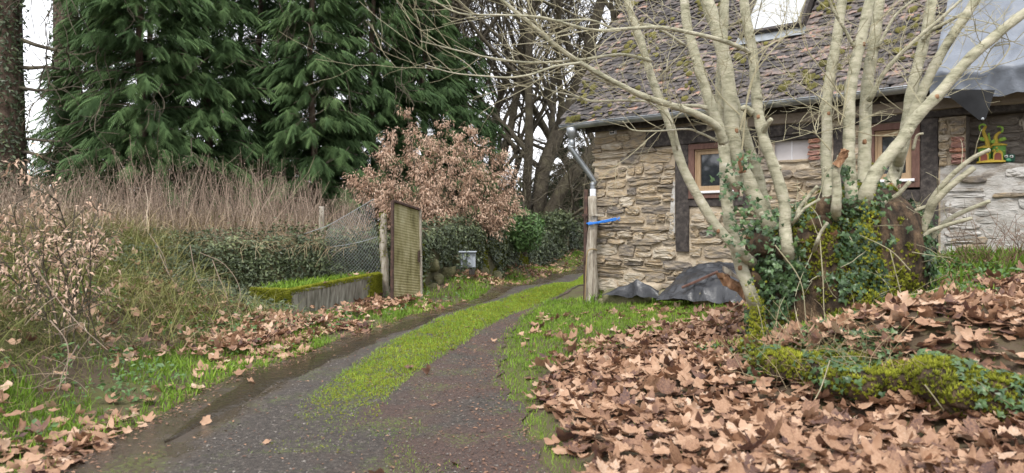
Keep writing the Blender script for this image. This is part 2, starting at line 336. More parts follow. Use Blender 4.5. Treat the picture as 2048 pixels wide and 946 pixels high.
def grid_axis(a, fine0, fine1, step, b, n):
    l = fine0 - np.geomspace(step, fine0 - a, n)[::-1]; r = fine1 + np.geomspace(step, b - fine1, n)
    return np.concatenate([l, np.arange(fine0, fine1 + 1e-6, step), r])
gxs = grid_axis(-420, -7, 7, .12, 420, 22); gys = grid_axis(-30, 1.5, 24, .12, 700, 24)
GX, GY = np.meshgrid(gxs, gys)
GZ = gz(GX, GY)
GZ = np.where((np.abs(GX) > 100) | (GY > 100), np.clip(GZ, 0, 2.2), GZ)
def grid_quads(ny, nx):
    i = np.arange(ny - 1)[:, None] * nx; j = np.arange(nx - 1)[None, :]
    return np.stack([i + j, i + j + 1, i + nx + j + 1, i + nx + j], -1).reshape(-1, 4)
LFX = [-2, .0, .07, .12, .30, .87, 1.5, 1.9, 2.3, 2.9, 9]; LFY = [0, 3.3, 4.0, 5.1, 6.1, 6.95, 7.45, 7.5, 7.6, 8.6, 8.6]
def leafy(x, y):
    """how thickly plane leaves lie on the right-hand ground (0..1)"""
    d = np.interp(x, LFX, LFY) - y + wob(np.stack([x, y, x * 0], -1), 1.6) * .35
    m = np.clip(.5 + d / 1.1, 0, 1) * np.clip((x - XR(y) - .02) / .25, 0, 1)
    return m
gtone = np.clip(.35 + .25 * wob(np.stack([GX, GY, GX * 0], -1), 1.1), 0, 1)
gtone = np.where(leafy(GX, GY) > .5, gtone * .35, gtone)           # leaf mould under the leaves, turf elsewhere
gm = MB(); gm.add(np.stack([GX, GY, GZ], -1).reshape(-1, 3), None, grid_quads(len(gys), len(gxs)), gtone.ravel())
M['ground'] = mat('ground', [(0, (.045, .032, .022)), (.3, (.085, .062, .04)), (.5, (.085, .085, .03)), (.75, (.11, .14, .03)), (1, (.15, .20, .04))], scale=3, tone=.6, bump=.8, bscale=14, bdist=.02, vary=False)
g = gm.build('ground', M['ground'], smooth=True, kind='structure')

# track: wheel ruts, wet gutter on the far side and a grown-over middle
tys = np.concatenate([np.arange(.5, 12, .07), np.arange(12, 29.5, .2)]); tu = np.linspace(0, 1, 41)
TX = XL(tys)[:, None] + wob(np.stack([tys, tys * 0, tys * 0], -1), 2.2)[:, None] * .07 * (1 - tu)[None] + (XR(tys) - XL(tys))[:, None] * tu[None] + wob(np.stack([tys, tys * 0 + 5, tys * 0], -1), 2.6)[:, None] * .07 * tu[None]
TY = np.broadcast_to(tys[:, None], TX.shape)
rut = -.03 * (np.exp(-((tu - .13) / .12) ** 2) + .6 * np.exp(-((tu - .75) / .14) ** 2))[None]
TZ = gz(TX, TY) + .014 + rut * .3
tm_ = MB(); tm_.add(np.stack([TX, TY, TZ], -1).reshape(-1, 3), None, grid_quads(len(tys), len(tu)), np.broadcast_to(tu[None], TX.shape).ravel())
def track_mat():
    m = bpy.data.materials.new('track'); m.use_nodes = True; t = m.node_tree; N = t.nodes; L = t.links; p = N['Principled BSDF']
    tc = N.new('ShaderNodeTexCoord')
    def noise(s, d=8, r=.6):
        n = N.new('ShaderNodeTexNoise'); n.inputs['Scale'].default_value = s; n.inputs['Detail'].default_value = d; n.inputs['Roughness'].default_value = r
        L.new(tc.outputs['Object'], n.inputs['Vector']); return n.outputs['Fac']
    def ramp(f, st):
        c = N.new('ShaderNodeValToRGB'); e = c.color_ramp.elements
        while len(e) < len(st): e.new(.5)
        for k, (q, v) in zip(e, st): k.position = q; k.color = (*v, 1)
        L.new(f, c.inputs[0]); return c.outputs[0]
    def mixc(f, a, b):
        x = N.new('ShaderNodeMix'); x.data_type = 'RGBA'; L.new(f, x.inputs[0]); L.new(a, x.inputs[6]); L.new(b, x.inputs[7]); return x.outputs[2]
    def math_(op, a, b=None, v=0.0):
        x = N.new('ShaderNodeMath'); x.operation = op; x.use_clamp = op in ('ADD', 'SUBTRACT', 'MULTIPLY')
        L.new(a, x.inputs[0])
        if b is not None: L.new(b, x.inputs[1])
        else: x.inputs[1].default_value = v
        return x.outputs[0]
    ta = N.new('ShaderNodeAttribute'); ta.attribute_name = 'tone'; u = ta.outputs['Fac']
    base = ramp(noise(34, 10, .8), [(.34, (.014, .011, .009)), (.46, (.040, .032, .026)), (.57, (.082, .067, .055)), (.70, (.26, .225, .19))])
    red = ramp(noise(60, 8, .75), [(.32, (.022, .012, .010)), (.5, (.075, .042, .032)), (.72, (.20, .115, .085))])
    c = mixc(ramp(math_('MULTIPLY', noise(1.7, 5), ramp(u, [(.40, (.6, .6, .6)), (.7, (1.15, 1.15, 1.15))])), [(.42, (0, 0, 0)), (.6, (.8, .8, .8))]), base, red)
    silt = ramp(noise(22, 8, .8), [(.3, (.030, .022, .015)), (.7, (.085, .064, .044))])
    un = math_('ADD', u, math_('MULTIPLY', noise(3.0, 4), v=.12))
    wetm = ramp(un, [(.1, (1, 1, 1)), (.27, (1, 1, 1)), (.33, (0, 0, 0))])
    c = mixc(wetm, c, silt)
    thin = ramp(math_('MULTIPLY', noise(2.2, 4), ramp(noise(48, 4), [(.4, (.2, .2, .2)), (.55, (1, 1, 1))])), [(.5, (0, 0, 0)), (.62, (.6, .6, .6))])
    c = mixc(thin, c, ramp(noise(90, 2), [(.35, (.06, .085, .015)), (.65, (.16, .21, .04))]))
    L.new(c, p.inputs['Base Color'])
    ro = ramp(math_('MULTIPLY', wetm, ramp(noise(4, 5), [(.35, (.4, .4, .4)), (.55, (1, 1, 1))])), [(0, (.72, .72, .72)), (.5, (.4, .4, .4)), (1, (.1, .1, .1))])
    L.new(ro, p.inputs['Roughness']); p.inputs['Specular IOR Level'].default_value = .5
    bn = N.new('ShaderNodeBump'); bn.inputs['Distance'].default_value = .02
    bs = ramp(wetm, [(0, (1, 1, 1)), (1, (.3, .3, .3))]); L.new(bs, bn.inputs['Strength'])
    L.new(noise(38, 9, .78), bn.inputs['Height']); L.new(bn.outputs[0], p.inputs['Normal'])
    return m
tm_.build('track', track_mat(), smooth=True, kind='structure')

# shallow water running down the far rut
wy = np.arange(4.2, 10.2, .06); wu = np.linspace(0, 1, 6)
ww = np.clip(.20 + .13 * wob(np.stack([wy, wy * 0 + 2, wy * 0], -1), 1.6), .03, .4) * np.clip((wy - 4.2) / .8, 0, 1) * np.clip((10.2 - wy) / 1.2, 0, 1)
wc_ = XL(wy) + .30 + .05 * wob(np.stack([wy, wy * 0 + 9, wy * 0], -1), 1.2)
WX = wc_[:, None] + ww[:, None] * (wu[None] - .5) * 2; WY = np.broadcast_to(wy[:, None], WX.shape)
wm = MB(); wm.add(np.stack([WX, WY, gz(WX, WY) + .0205 - .03 * np.abs(2 * wu - 1)[None] ** 4 + .002 * wob(np.stack([WX, WY, WX * 0], -1), 9)], -1).reshape(-1, 3), None, grid_quads(len(wy), 6))
def water_mat():
    m = bpy.data.materials.new('muddy_water'); m.use_nodes = True; N = m.node_tree.nodes; L = m.node_tree.links; p = N['Principled BSDF']
    p.inputs['Base Color'].default_value = (.05, .04, .028, 1); p.inputs['Roughness'].default_value = .06; p.inputs['IOR'].default_value = 1.33; p.inputs['Alpha'].default_value = .75
    tc = N.new('ShaderNodeTexCoord'); nz = N.new('ShaderNodeTexNoise'); nz.inputs['Scale'].default_value = 22; nz.inputs['Detail'].default_value = 4; L.new(tc.outputs['Object'], nz.inputs['Vector'])
    bn = N.new('ShaderNodeBump'); bn.inputs['Strength'].default_value = .5; bn.inputs['Distance'].default_value = .02; L.new(nz.outputs['Fac'], bn.inputs['Height']); L.new(bn.outputs[0], p.inputs['Normal'])
    return m
wm.build('water', water_mat(), smooth=True, kind='structure')

# ------------------------------------------------------------------ leaf, blade and spray shapes
def blade(bend=.5, wd=.06, seg=3):
    t = np.linspace(0, 1, seg + 1); V = []; F = []
    for i, q in enumerate(t):
        ww = wd * (1 - q) ** .7 * .5
        c = (bend * q * q, 0, q * (1 - .35 * bend * q))
        if i == seg: V.append(c)
        else: V += [(c[0], -ww, c[2]), (c[0], ww, c[2])]
    for i in range(seg - 1):
        a = 2 * i; F += [(a, a + 1, a + 3), (a, a + 3, a + 2)]
    F.append((2 * seg - 2, 2 * seg - 1, 2 * seg)); return np.array(V), np.array(F)
BL = [blade(.2, .16, 2), blade(.55, .14, 2), blade(1.0, .12, 3)]
LONG = [blade(.6, .022, 4), blade(1.1, .02, 4), blade(1.6, .018, 5)]
SIMPLE = (np.array([(0, 0, 0), (.45, -.24, .05), (1, 0, -.1), (.45, .24, .05), (.5, 0, -.03)]), np.array([(0, 1, 4), (1, 2, 4), (2, 3, 4), (3, 0, 4)]))
IVY = (np.array([(0, 0, .02), (-.12, -.34, 0), (.28, -.5, -.06), (.42, -.2, .02), (1, 0, -.12), (.42, .2, .02), (.28, .5, -.06), (-.12, .34, 0), (.3, 0, .05)]),
       np.array([(8, 0, 1), (8, 1, 2), (8, 2, 3), (8, 3, 4), (8, 4, 5), (8, 5, 6), (8, 6, 7), (8, 7, 0)]))
NARROW = (np.array([(0, 0, 0), (.4, -.15, .06), (1, 0, -.15), (.4, .15, .06)]), np.array([(0, 1, 3), (1, 2, 3)]))

def _moss():
    r_ = np.random.default_rng(8); V = []; F = []
    for i in range(9):
        a = i * 2.4; t = .25 + .75 * (i / 9); d = np.array([math.cos(a) * t, math.sin(a) * t, 1.15 - .75 * t]); s = np.array([-math.sin(a), math.cos(a), 0]) * .17
        k = len(V); V += [d * .12 - s, d * .12 + s, d * r_.uniform(.8, 1.2)]; F.append((k, k + 1, k + 2))
    return np.array(V), np.array(F)
MOSS = _moss()
def mossy(mb, P, r, tone, nrm=None):
    n = np.broadcast_to(UP if nrm is None else nrm, P.shape).astype(float); scatter(mb, MOSS, P, frames(n + UP * .3, U(0, 6.28, len(P)), .3), r, tone)

def plane_leaf(r_, res=1, curl=.25, fold=.07):
    """palmate plane-tree leaf about 1 across, its edges curled"""
    lobes = [(-125, .55), (-62, .84), (0, 1.0), (62, .84), (125, .55)]
    pts = []
    for i, (a, l) in enumerate(lobes):
        a = R(a + r_.uniform(-7, 7)); l *= r_.uniform(.86, 1.08)
        if res > 1:
            tt = r_.uniform(.84, .92); pts += [(a - .42, l * .76, 0), (a - .29, l * tt, .5), (a - .18, l * .84, .6), (a, l, 1), (a + .18, l * .84, .6), (a + .29, l * tt, .5), (a + .42, l * .76, 0)]
        else:
            pts += [(a - .32, l * .82, .3), (a, l, 1), (a + .32, l * .82, .3)]
        if i < 4:
            b = R((lobes[i][0] + lobes[i + 1][0]) / 2); pts.append((b, .62 * r_.uniform(.88, 1.12), -1))
    pts.append((math.pi, .22, -1)); n = len(pts)
    ca, cb, tw = r_.uniform(0, 6.28), r_.uniform(-.4, 1) * curl, r_.uniform(-.3, .3) * curl * 2
    cx_ = r_.uniform(-.3, 1.1) * curl; e1, e2 = r_.uniform(0, 6.28), r_.uniform(.03, .10)
    def z(x, y, k, rr):
        u = x * math.cos(ca) + y * math.sin(ca); v = -x * math.sin(ca) + y * math.cos(ca)
        return cb * u * u + cx_ * v * v + tw * u * v + fold * k * rr * .6 + e2 * math.sin(3 * math.atan2(y, x) + e1) * rr
    V = [(0, 0, 0)]
    for a, l, k in pts: V.append((.5 * l * math.cos(a), .5 * l * math.sin(a), z(.5 * l * math.cos(a), .5 * l * math.sin(a), -k * .3, .5)))
    for a, l, k in pts: V.append((l * math.cos(a), l * math.sin(a), z(l * math.cos(a), l * math.sin(a), k, l)))
    F = []
    for i in range(n):
        j = (i + 1) % n; F += [(0, 1 + i, 1 + j), (1 + i, 1 + n + i, 1 + n + j), (1 + i, 1 + n + j, 1 + j)]
    if res > 1:   # stalk
        b = len(V); V += [(-.05, -.015, .01), (-.05, .015, .01), (-.5, r_.uniform(-.2, .2), r_.uniform(0, .2))]; F.append((b, b + 1, b + 2))
    V = np.array(V) * .62; V[:, 2] -= V[:, 2].min() * .5
    return V, np.array(F)
def fan_leaf(r_, curl):
    V, F = plane_leaf(r_, 1, curl, .10); n = (len(V) - 1) // 2; V = np.concatenate([V[:1], V[1 + n:]]); return V, np.array([(0, 1 + i, 1 + (i + 1) % n) for i in range(n)])
_r = random.Random(2)
PL_LO = [plane_leaf(_r, 1, (.15, .4, .8, 1.2)[i % 4], .10) for i in range(12)]
PL_FAR = [fan_leaf(_r, (.15, .4, .8, 1.2)[i % 4]) for i in range(12)]
PL_HI = [plane_leaf(_r, 2, (.12, .3, .6, 1.1)[i % 4], .12) for i in range(24)]

def frond(n=8, wd=.046):
    """flat drooping cypress spray, 1 long"""
    V = []; F = []
    for i in range(n):
        t = .08 + .88 * i / n; z = -.28 * t * t
        for s in (-1, 1):
            l = .34 * (1 - t) ** .75 + .06; k = len(V); tt = t + .03 * s
            V += [(tt - wd, 0, z), (tt + wd, .01 * s, z), (tt + l * .8, s * l * .78, z - .10 - .1 * l)]
            F.append((k, k + 1, k + 2))
    k = len(V); V += [(0, -.02, 0), (0, .02, 0), (1.05, 0, -.34)]; F.append((k, k + 1, k + 2))
    return np.array(V), np.array(F)
FR = frond(); FR_BACK = frond(5, .07)

# ------------------------------------------------------------------ cottage
def W(s, z, o=0.0):
    """point of the cottage front: s along it from the corner, z up, o outwards"""
    return A + D * s - NB * o + UP * z
def wsz(px, py, o=0.0):
    u = (px - 1024) / FPX; b = A - NB * o
    s = (u * b[1] - b[0]) / (D[0] - u * D[1]); Y = b[1] + D[1] * s
    return s, EYE + (HZ - py) / FPX * Y
cot = thing('cottage', 'stone cottage with dark timbers, mossy tiled roof and brown wood windows', 'cottage', (float(A[0]), float(A[1]), 0))
ZT = 2.62      # top of the wall
S_NICHE = wsz(1932, 300)[0]; S_END = 6.6
Z_LEDGE = wsz(1985, 327)[1]
# timbers and openings in wall coordinates: (s0, s1, z0, z1)
def rect(px0, py0, px1, py1):
    s0 = wsz(px0, 300)[0]; s1 = wsz(px1, 300)[0]; xm = (px0 + px1) / 2
    return (s0, s1, wsz(xm, py1)[1], wsz(xm, py0)[1])
post_a = rect(1353, 284, 1379, 503); beam_a = (wsz(1296, 260)[0], wsz(1642, 260)[0], wsz(1400, 287)[1], wsz(1400, 252)[1])
win_a = rect(1379, 284, 1478, 398); sub_a = rect(1379, 392, 1500, 413)
post_b = rect(1486, 250, 1516, 420); hole = rect(1550, 279, 1617, 321); lint = rect(1538, 262, 1642, 280)
post_c = rect(1667, 240, 1692, 390)
win_b = rect(1735, 246, 1842, 378); sub_b = rect(1735, 374, 1842, 404); post_d = rect(1842, 238, 1877, 420)
beam_b = (wsz(1690, 240)[0], 6.6, wsz(1850, 238)[1], wsz(1850, 208)[1])
blocked = [post_a, beam_a, win_a, sub_a, post_b, hole, lint, post_c, win_b, sub_b, post_d, beam_b]
# masonry behind the stones
b = MB()
ns, nz_ = 90, 40
def wall_sheet(mb, s0, s1, z0, z1, o, holes, amp=.012, ns=80, nz=36):
    ss = np.linspace(s0, s1, ns); zz = np.linspace(z0, z1, nz); S, Z = np.meshgrid(ss, zz)
    P = A + D * S[..., None] + UP * Z[..., None]
    P = P - NB * (o + wob(P, 6) * amp)[..., None]
    Q = grid_quads(nz, ns); cs = S.ravel()[Q].mean(1); cz = Z.ravel()[Q].mean(1); keep = np.ones(len(Q), bool)
    for h in holes: keep &= ~((cs > h[0]) & (cs < h[1]) & (cz > h[2]) & (cz < h[3]))
    mb.add(P.reshape(-1, 3), None, Q[keep], .5)
wall_sheet(b, 0, S_NICHE - .25, -.3, ZT + .05, 0, [hole, win_a, win_b], .014, 150, 70)
# corner return and gable on the side
e0, e1 = W(0, -.3), W(0, -.3) + NB * 3.4
GS = []
RIDGE_T, RIDGE_Z = 1.75, 5.02
for t in np.linspace(0, 3.2, 9):
    zt = 2.75 + (RIDGE_Z - 2.75) * (1 - abs(t - (RIDGE_T - .25)) / (RIDGE_T - .25) if t < 2 * (RIDGE_T - .25) else 0)
    GS.append((A + NB * t, max(zt, 2.3)))
V = []; Q = []
for p, zt in GS: V += [p + UP * -.3, p + UP * zt]
for i in range(len(GS) - 1): Q.append((2 * i, 2 * i + 1, 2 * i + 3, 2 * i + 2))
b.add(V, None, Q, .5)
wall = b.build('stone_wall', M['mortar'], cot, smooth=True)
# whitewashed lower wall and niche
b = MB(); wall_sheet(b, S_NICHE - .25, S_END, -.3, Z_LEDGE, .0, [], .02, 60, 50)
p = [W(S_NICHE - .25, Z_LEDGE, .005), W(S_END, Z_LEDGE, .005), W(S_END, Z_LEDGE + .01, -.34), W(S_NICHE - .25, Z_LEDGE + .01, -.34)]
b.add(p, None, [(0, 1, 2, 3)], .5)
wwall = b.build('whitewashed_wall', M['limewash'], cot, smooth=True)
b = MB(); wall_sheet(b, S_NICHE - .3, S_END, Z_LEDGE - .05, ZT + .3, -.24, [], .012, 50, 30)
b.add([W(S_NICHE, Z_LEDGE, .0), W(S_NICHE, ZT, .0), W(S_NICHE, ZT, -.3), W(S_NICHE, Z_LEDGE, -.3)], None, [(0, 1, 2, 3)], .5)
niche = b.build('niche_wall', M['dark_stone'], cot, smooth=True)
# right part of the wall pier between post and niche
b = MB(); wall_sheet(b, wsz(1877, 300)[0], S_NICHE, Z_LEDGE - .02, beam_b[2], .0, [], .012, 12, 16)
pier = b.build('pier_wall', M['mortar'], cot, smooth=True)

def stone_mesh(wd, ht, dp, tone, k=13):
    """rough flat-faced stone, its face towards local -y"""
    a = np.arange(k) * 2 * math.pi / k + U(0, .5) + U(-.12, .12, k)
    c, s = np.cos(a), np.sin(a); e = U(.38, .62)
    x = np.sign(c) * np.abs(c) ** e * (1 + U(-.16, .08, k)); z = np.sign(s) * np.abs(s) ** e * (1 + U(-.24, .14, k))
    sk, tx, tz = U(-.15, .15), U(-.35, .35), U(-.5, .5); V = []
    for sc_, y in ((1.0, .03), (.985, -dp * .55), (.93, -dp * .92), (.5, -dp)):
        yy = y + ((U(-.32, .32, k) * dp + (tx * x + tz * z) * dp * .7 * sc_) if sc_ < .98 else 0)
        f = 1 - (1 - sc_) * min(1, ht / wd * 1.4)
        V.append(np.stack([x * wd / 2 * f + z * sk * ht * .5, np.broadcast_to(yy, (k,)), z * ht / 2 * sc_], -1))
    V.append(np.array([[U(-.2, .2) * wd, -dp * U(.8, 1.25), U(-.15, .15) * ht]])); V = np.concatenate(V)
    i = np.arange(3)[:, None] * k; j = np.arange(k)[None, :]; j2 = (j + 1) % k
    Q = np.stack([i + j, i + j2, i + k + j2, i + k + j], -1).reshape(-1, 4)
    T = [(3 * k + q, 3 * k + (q + 1) % k, 4 * k) for q in range(k)]
    m = MB(); m.add(V, T, Q, tone); return m

def lay_stones(parent, material, s0, s1, z0, z1, holes, rowh, wid, o, name='stone', maxn=999, tones=(.1, .95), slope=0.0, skip=0.0, dp=(.018, .045)):
    n = 0; z = z0
    while z < z1 - .03:
        h = min(U(*rowh), z1 - z); s = s0 + (U(-.02, .0) if n else 0)
        while s < s1 - .03 and n < maxn:
            wd = U(*wid) * (1.25 if h < .1 else 1); wd = min(wd, s1 - s)
            cs, cz = s + wd / 2, z + h / 2 + slope * (s - s0) + .022 * math.sin(s * 2.3 + z * 3) + .014 * math.sin(s * 6.1 + z * 5); hit = None
            for q in holes:
                if q[0] - .015 < s + wd and q[1] + .015 > s and q[2] + .02 < z + h and q[3] - .02 > z:
                    if hit is None or q[0] < hit[0]: hit = q
            if hit is not None:
                if s < hit[0] - .07: wd = hit[0] - s - .012; cs = s + wd / 2
                else: s = hit[1] + .017; continue
            if U() > skip:
                two = h > .11 and U() < .34
                for (zz, hh) in (((cz - h * .26, h * .46), (cz + h * .24, h * .42)) if two else ((cz, h * U(.9, 1.14)),)):
                    tn = float(np.clip(rng.normal(sum(tones) / 2, (tones[1] - tones[0]) * .33), 0, 1))
                    m = stone_mesh(wd * U(.95, 1.04), hh, U(*dp), tn)
                    so = bpy.data.objects.new(name, m.mesh(name, material, False)); COL.objects.link(so); so.parent = parent
                    so.location = W(cs, zz, o + .008 - U(0, .014)); so.rotation_euler = (0, U(-.05, .05), WANG); n += 1
            s += wd + .006
        z += h + U(.003, .012)
    return n
zlow = .0
n1 = lay_stones(wall, M['stone'], -.02, S_NICHE - .3, zlow, ZT - .05, blocked, (.075, .19), (.13, .58), .0, maxn=330, tones=(.0, 1.0), dp=(.02, .05))
n2 = lay_stones(pier, M['stone'], wsz(1879, 300)[0], wsz(1900, 300)[0], Z_LEDGE, beam_b[2], [], (.06, .12), (.05, .12), .004, tones=(.3, 1))
n3 = lay_stones(pier, M['brick'], wsz(1903, 300)[0], S_NICHE - .005, Z_LEDGE + .02, Z_LEDGE + .34, [], (.05, .062), (.10, .2), .006, name='brick')
n4 = lay_stones(pier, M['stone'], wsz(1901, 300)[0], S_NICHE - .005, Z_LEDGE + .35, beam_b[2], [], (.08, .15), (.14, .24), .004, tones=(.2, .8))
n5 = lay_stones(wwall, M['limewash'], S_NICHE - .2, S_END - .2, .55, Z_LEDGE - .02, [(wsz(1842, 300)[0], wsz(1880, 300)[0], 0, 3)], (.09, .17), (.2, .5), -.012, skip=.25, dp=(.014, .034))
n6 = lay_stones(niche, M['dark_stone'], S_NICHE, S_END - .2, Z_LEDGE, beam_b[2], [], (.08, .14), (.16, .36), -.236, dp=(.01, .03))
n7 = lay_stones(wall, M['brick'], wsz(1618, 300)[0], wsz(1642, 300)[0], hole[2] - .02, hole[3], [], (.05, .06), (.15, .2), .012, name='brick')
n8 = lay_stones(niche, M['stone'], S_NICHE - .2, S_END - .2, beam_b[3] + .01, beam_b[3] + .13, [], (.1, .11), (.12, .26), -.03, name='stone', tones=(.3, .9))
print('STONES', n1, n2, n3, n4, n5, n6, n7, n8)
# bare stone patches showing through the whitewash
for k in range(14):
    s_, z_ = U(S_NICHE - .1, S_END - .5), U(.75, Z_LEDGE - .12)
    m = stone_mesh(U(.18, .36), U(.04, .09), .03, U(.0, .35)); so = bpy.data.objects.new('stone', m.mesh('stone', M['stone'], True)); COL.objects.link(so)
    so.parent = wwall; so.location = W(s_, z_, -.001); so.rotation_euler = (0, U(-.05, .05), WANG)
# white plaster patch beside the first post
b = MB(); nn = 12
S_, Z_ = np.meshgrid(np.linspace(post_a[0] - .10, post_a[0] - .004, 6), np.linspace(1.12, 1.85, nn))
e_ = 1 - (Z_ - 1.12) / .73; S_ = post_a[0] - .004 - (post_a[0] - .004 - S_) * (.35 + .65 * e_ + wob(np.stack([S_, Z_, S_], -1), 5) * .2)
Pp = A + D * S_[..., None] + UP * Z_[..., None] - NB * (.040 + wob(np.stack([S_, Z_, S_ * 0], -1), 6) * .006)[..., None]
b.add(Pp.reshape(-1, 3), None, grid_quads(nn, 6), .9); b.build('plaster_patch', M['limewash'], cot, smooth=True)

def timber(name, q, o0=-.06, o1=.04, jit=.007, m='timber'):
    b = MB(); s0, s1, z0, z1 = q; oc = (o0 + o1) / 2
    if s1 - s0 > z1 - z0: beam(b, W(s0, (z0 + z1) / 2, oc), W(s1, (z0 + z1) / 2, oc), UP, z1 - z0, o1 - o0, .012, max(6, int((s1 - s0) * 5)), jit)
    else: beam(b, W((s0 + s1) / 2, z0, oc), W((s0 + s1) / 2, z1, oc), D, s1 - s0, o1 - o0, .012, 10, jit)
    return b.build(name, M[m], cot)
timber('timber_post', (post_a[0], post_a[1], post_a[2], beam_a[2] - .003)); timber('timber_beam', beam_a, o1=.055)
timber('timber_beam', (sub_a[0] + .003, sub_a[1], sub_a[2], sub_a[3] - .015), o1=.025); timber('timber_post', (post_b[0], post_b[1], post_b[2], beam_a[2] - .004), o1=.03)
timber('timber_lintel', (lint[0], lint[1], lint[2], min(lint[3], beam_a[2] - .004)), o1=.05)
timber('timber_post', (post_c[0], post_c[1], post_c[2], beam_b[2] - .004), o1=.03)
timber('timber_post', (post_d[0] + .002, post_d[1], .7, beam_b[2] - .004), o1=.045); timber('timber_beam', beam_b, o0=-.2, o1=.05)
timber('timber_beam', (sub_b[0], sub_b[1] - .003, sub_b[2], sub_b[3] - .03), o1=.03)
b = MB(); beam(b, W(hole[0] - .12, (hole[2] + hole[3]) / 2, -.05), W(hole[1] + .1, (hole[2] + hole[3]) / 2, -.05), UP, hole[3] - hole[2] + .12, .02, .003, 2)
bo = b.build('blanking_board', M['board'], cot)
b = MB(); sm_ = hole[0] + (hole[1] - hole[0]) * .48; beam(b, W(sm_, hole[2], -.038), W(sm_, hole[3], -.038), D, .012, .006, .001, 1); b.build('joint_strip', M['white_paint'], bo)
b = MB(); beam(b, W(hole[0] - .03, hole[2] - .012, -.02), W(hole[1] + .03, hole[2] - .012, -.02), UP, .025, .09, .004, 4, .003); b.build('stone_sill', M['stone'], cot)

def window(q, fr=.085, sash=.05, rev=.0):
    s0, s1, z0, z1 = q; b = MB()
    for z in (z0 + fr * .5 + .001, z1 - fr / 2): beam(b, W(s0, z, 0), W(s1, z, 0), UP, fr * .8 if z < (z0 + z1) / 2 else fr * .9, .09, .004, 3)
    for s in (s0 + fr / 2, s1 - fr / 2): beam(b, W(s, z0 + fr * .9, .002), W(s, z1 - fr * .95, .002), D, fr, .09, .004, 3)
    root = b.build('window', M['brown_wood'], cot)
    a0, a1, c0, c1 = s0 + fr, s1 - fr, z0 + fr * .95 + .03, z1 - fr * .95
    b = MB()
    for k, (iw, o) in enumerate(((.022, -.004), (sash, -.022))):
        off = 0 if k == 0 else .022
        for z in (c0 + off + iw / 2, c1 - off - iw / 2): beam(b, W(a0 + off, z, o), W(a1 - off, z, o), UP, iw, .035, .003, 2)
        for s in (a0 + off + iw / 2, a1 - off - iw / 2): beam(b, W(s, c0 + off + iw, o - .001), W(s, c1 - off - iw, o - .001), D, iw, .034, .003, 2)
    b.build('sash_frame', M['pale_wood'], root)
    i = sash + .022; b = MB()
    b.add([W(a0 + i - .01, c0 + i - .01, -.032), W(a1 - i + .01, c0 + i - .01, -.032), W(a1 - i + .01, c1 - i + .01, -.030), W(a0 + i - .01, c1 - i + .01, -.030)], None, [(0, 1, 2, 3)])
    beam(b, W(a0 + i - .01, (c0 + c1) / 2, -.05), W(a1 - i + .01, (c0 + c1) / 2, -.05), UP, c1 - c0 - 2 * i, .02, .001, 1)
    b.build('pane', M['glass'], root)
    b = MB(); beam(b, W(s0 + fr * .6, c0 - .016, .03), W(s1 - fr * .6, c0 - .016, .03), UP, .034, .075, .006, 3); b.build('sill', M['white_paint'], root)
    return root
window((win_a[0] + .004, win_a[1], win_a[2], min(win_a[3], beam_a[2] - .004))); window((win_b[0], win_b[1] - .004, win_b[2], min(win_b[3], beam_b[2] - .004)))
# black panels painted as the unlit room's shade, so that nothing shows through
b = MB()
for q in (win_a, win_b): beam(b, W(q[0] - .05, (q[2] + q[3]) / 2, -.16), W(q[1] + .05, (q[2] + q[3]) / 2, -.16), UP, q[3] - q[2] + .1, .04, .002, 1)
b.build('room_shade_panel', M['dark'], cot)

# roof: eave line, slope, battens hidden by courses of flat clay tiles
OV = .30; ZE = 2.80
E0 = A - NB * OV; PITCH = math.atan2(RIDGE_Z - ZE, RIDGE_T); SL = math.hypot(RIDGE_Z - ZE, RIDGE_T)
RD = NB * math.cos(PITCH) + UP * math.sin(PITCH); RN = -NB * math.sin(PITCH) + UP * math.cos(PITCH)
def RP(s, t, o=0.0): return E0 + D * s + UP * ZE + RD * t + RN * o
def roof_st(px, py):
    d = np.array([(px - 1024) / FPX, 1, (HZ - py) / FPX]); o = np.array([0, 0, EYE]); p0 = RP(0, 0)
    k = np.dot(p0 - o, RN) / np.dot(d, RN); q = o + d * k - p0; return float(q @ D), float(q @ RD)
S_L = -.36; S_TARP = roof_st(1880, 100)[0]
b = MB(); S_R = 7.5
def sag(s, t): return -.018 * np.sin(np.clip(t / SL, 0, 1) * math.pi) + .012 * np.sin(s * 2.1 + t * 1.3)
ss, ts = np.linspace(S_L + .02, S_R, 40), np.linspace(-.02, SL, 14); S_, T_ = np.meshgrid(ss, ts)
P = (E0 + UP * ZE) + D * S_[..., None] + RD * T_[..., None] + RN * (sag(S_, T_) - .03)[..., None]
b.add(P.reshape(-1, 3), None, grid_quads(14, 40), .2)
rp = RP(0, SL) - E0; back = [RP(S_L + .02, SL, -.03), RP(S_R, SL, -.03)]; far_ = [q + NB * RIDGE_T * 1.0 - UP * (RIDGE_Z - ZE) for q in back]
b.add([back[0], back[1], far_[1], far_[0]], None, [(0, 1, 2, 3)], .2)
b.add([RP(S_L + .02, -.02, -.03), RP(S_R, -.02, -.03), W(S_R, ZE - .06, -.05), W(S_L + .02, ZE - .06, -.05)], None, [(0, 1, 2, 3)], .1)
roof = b.build('roof', M['timber'], cot)
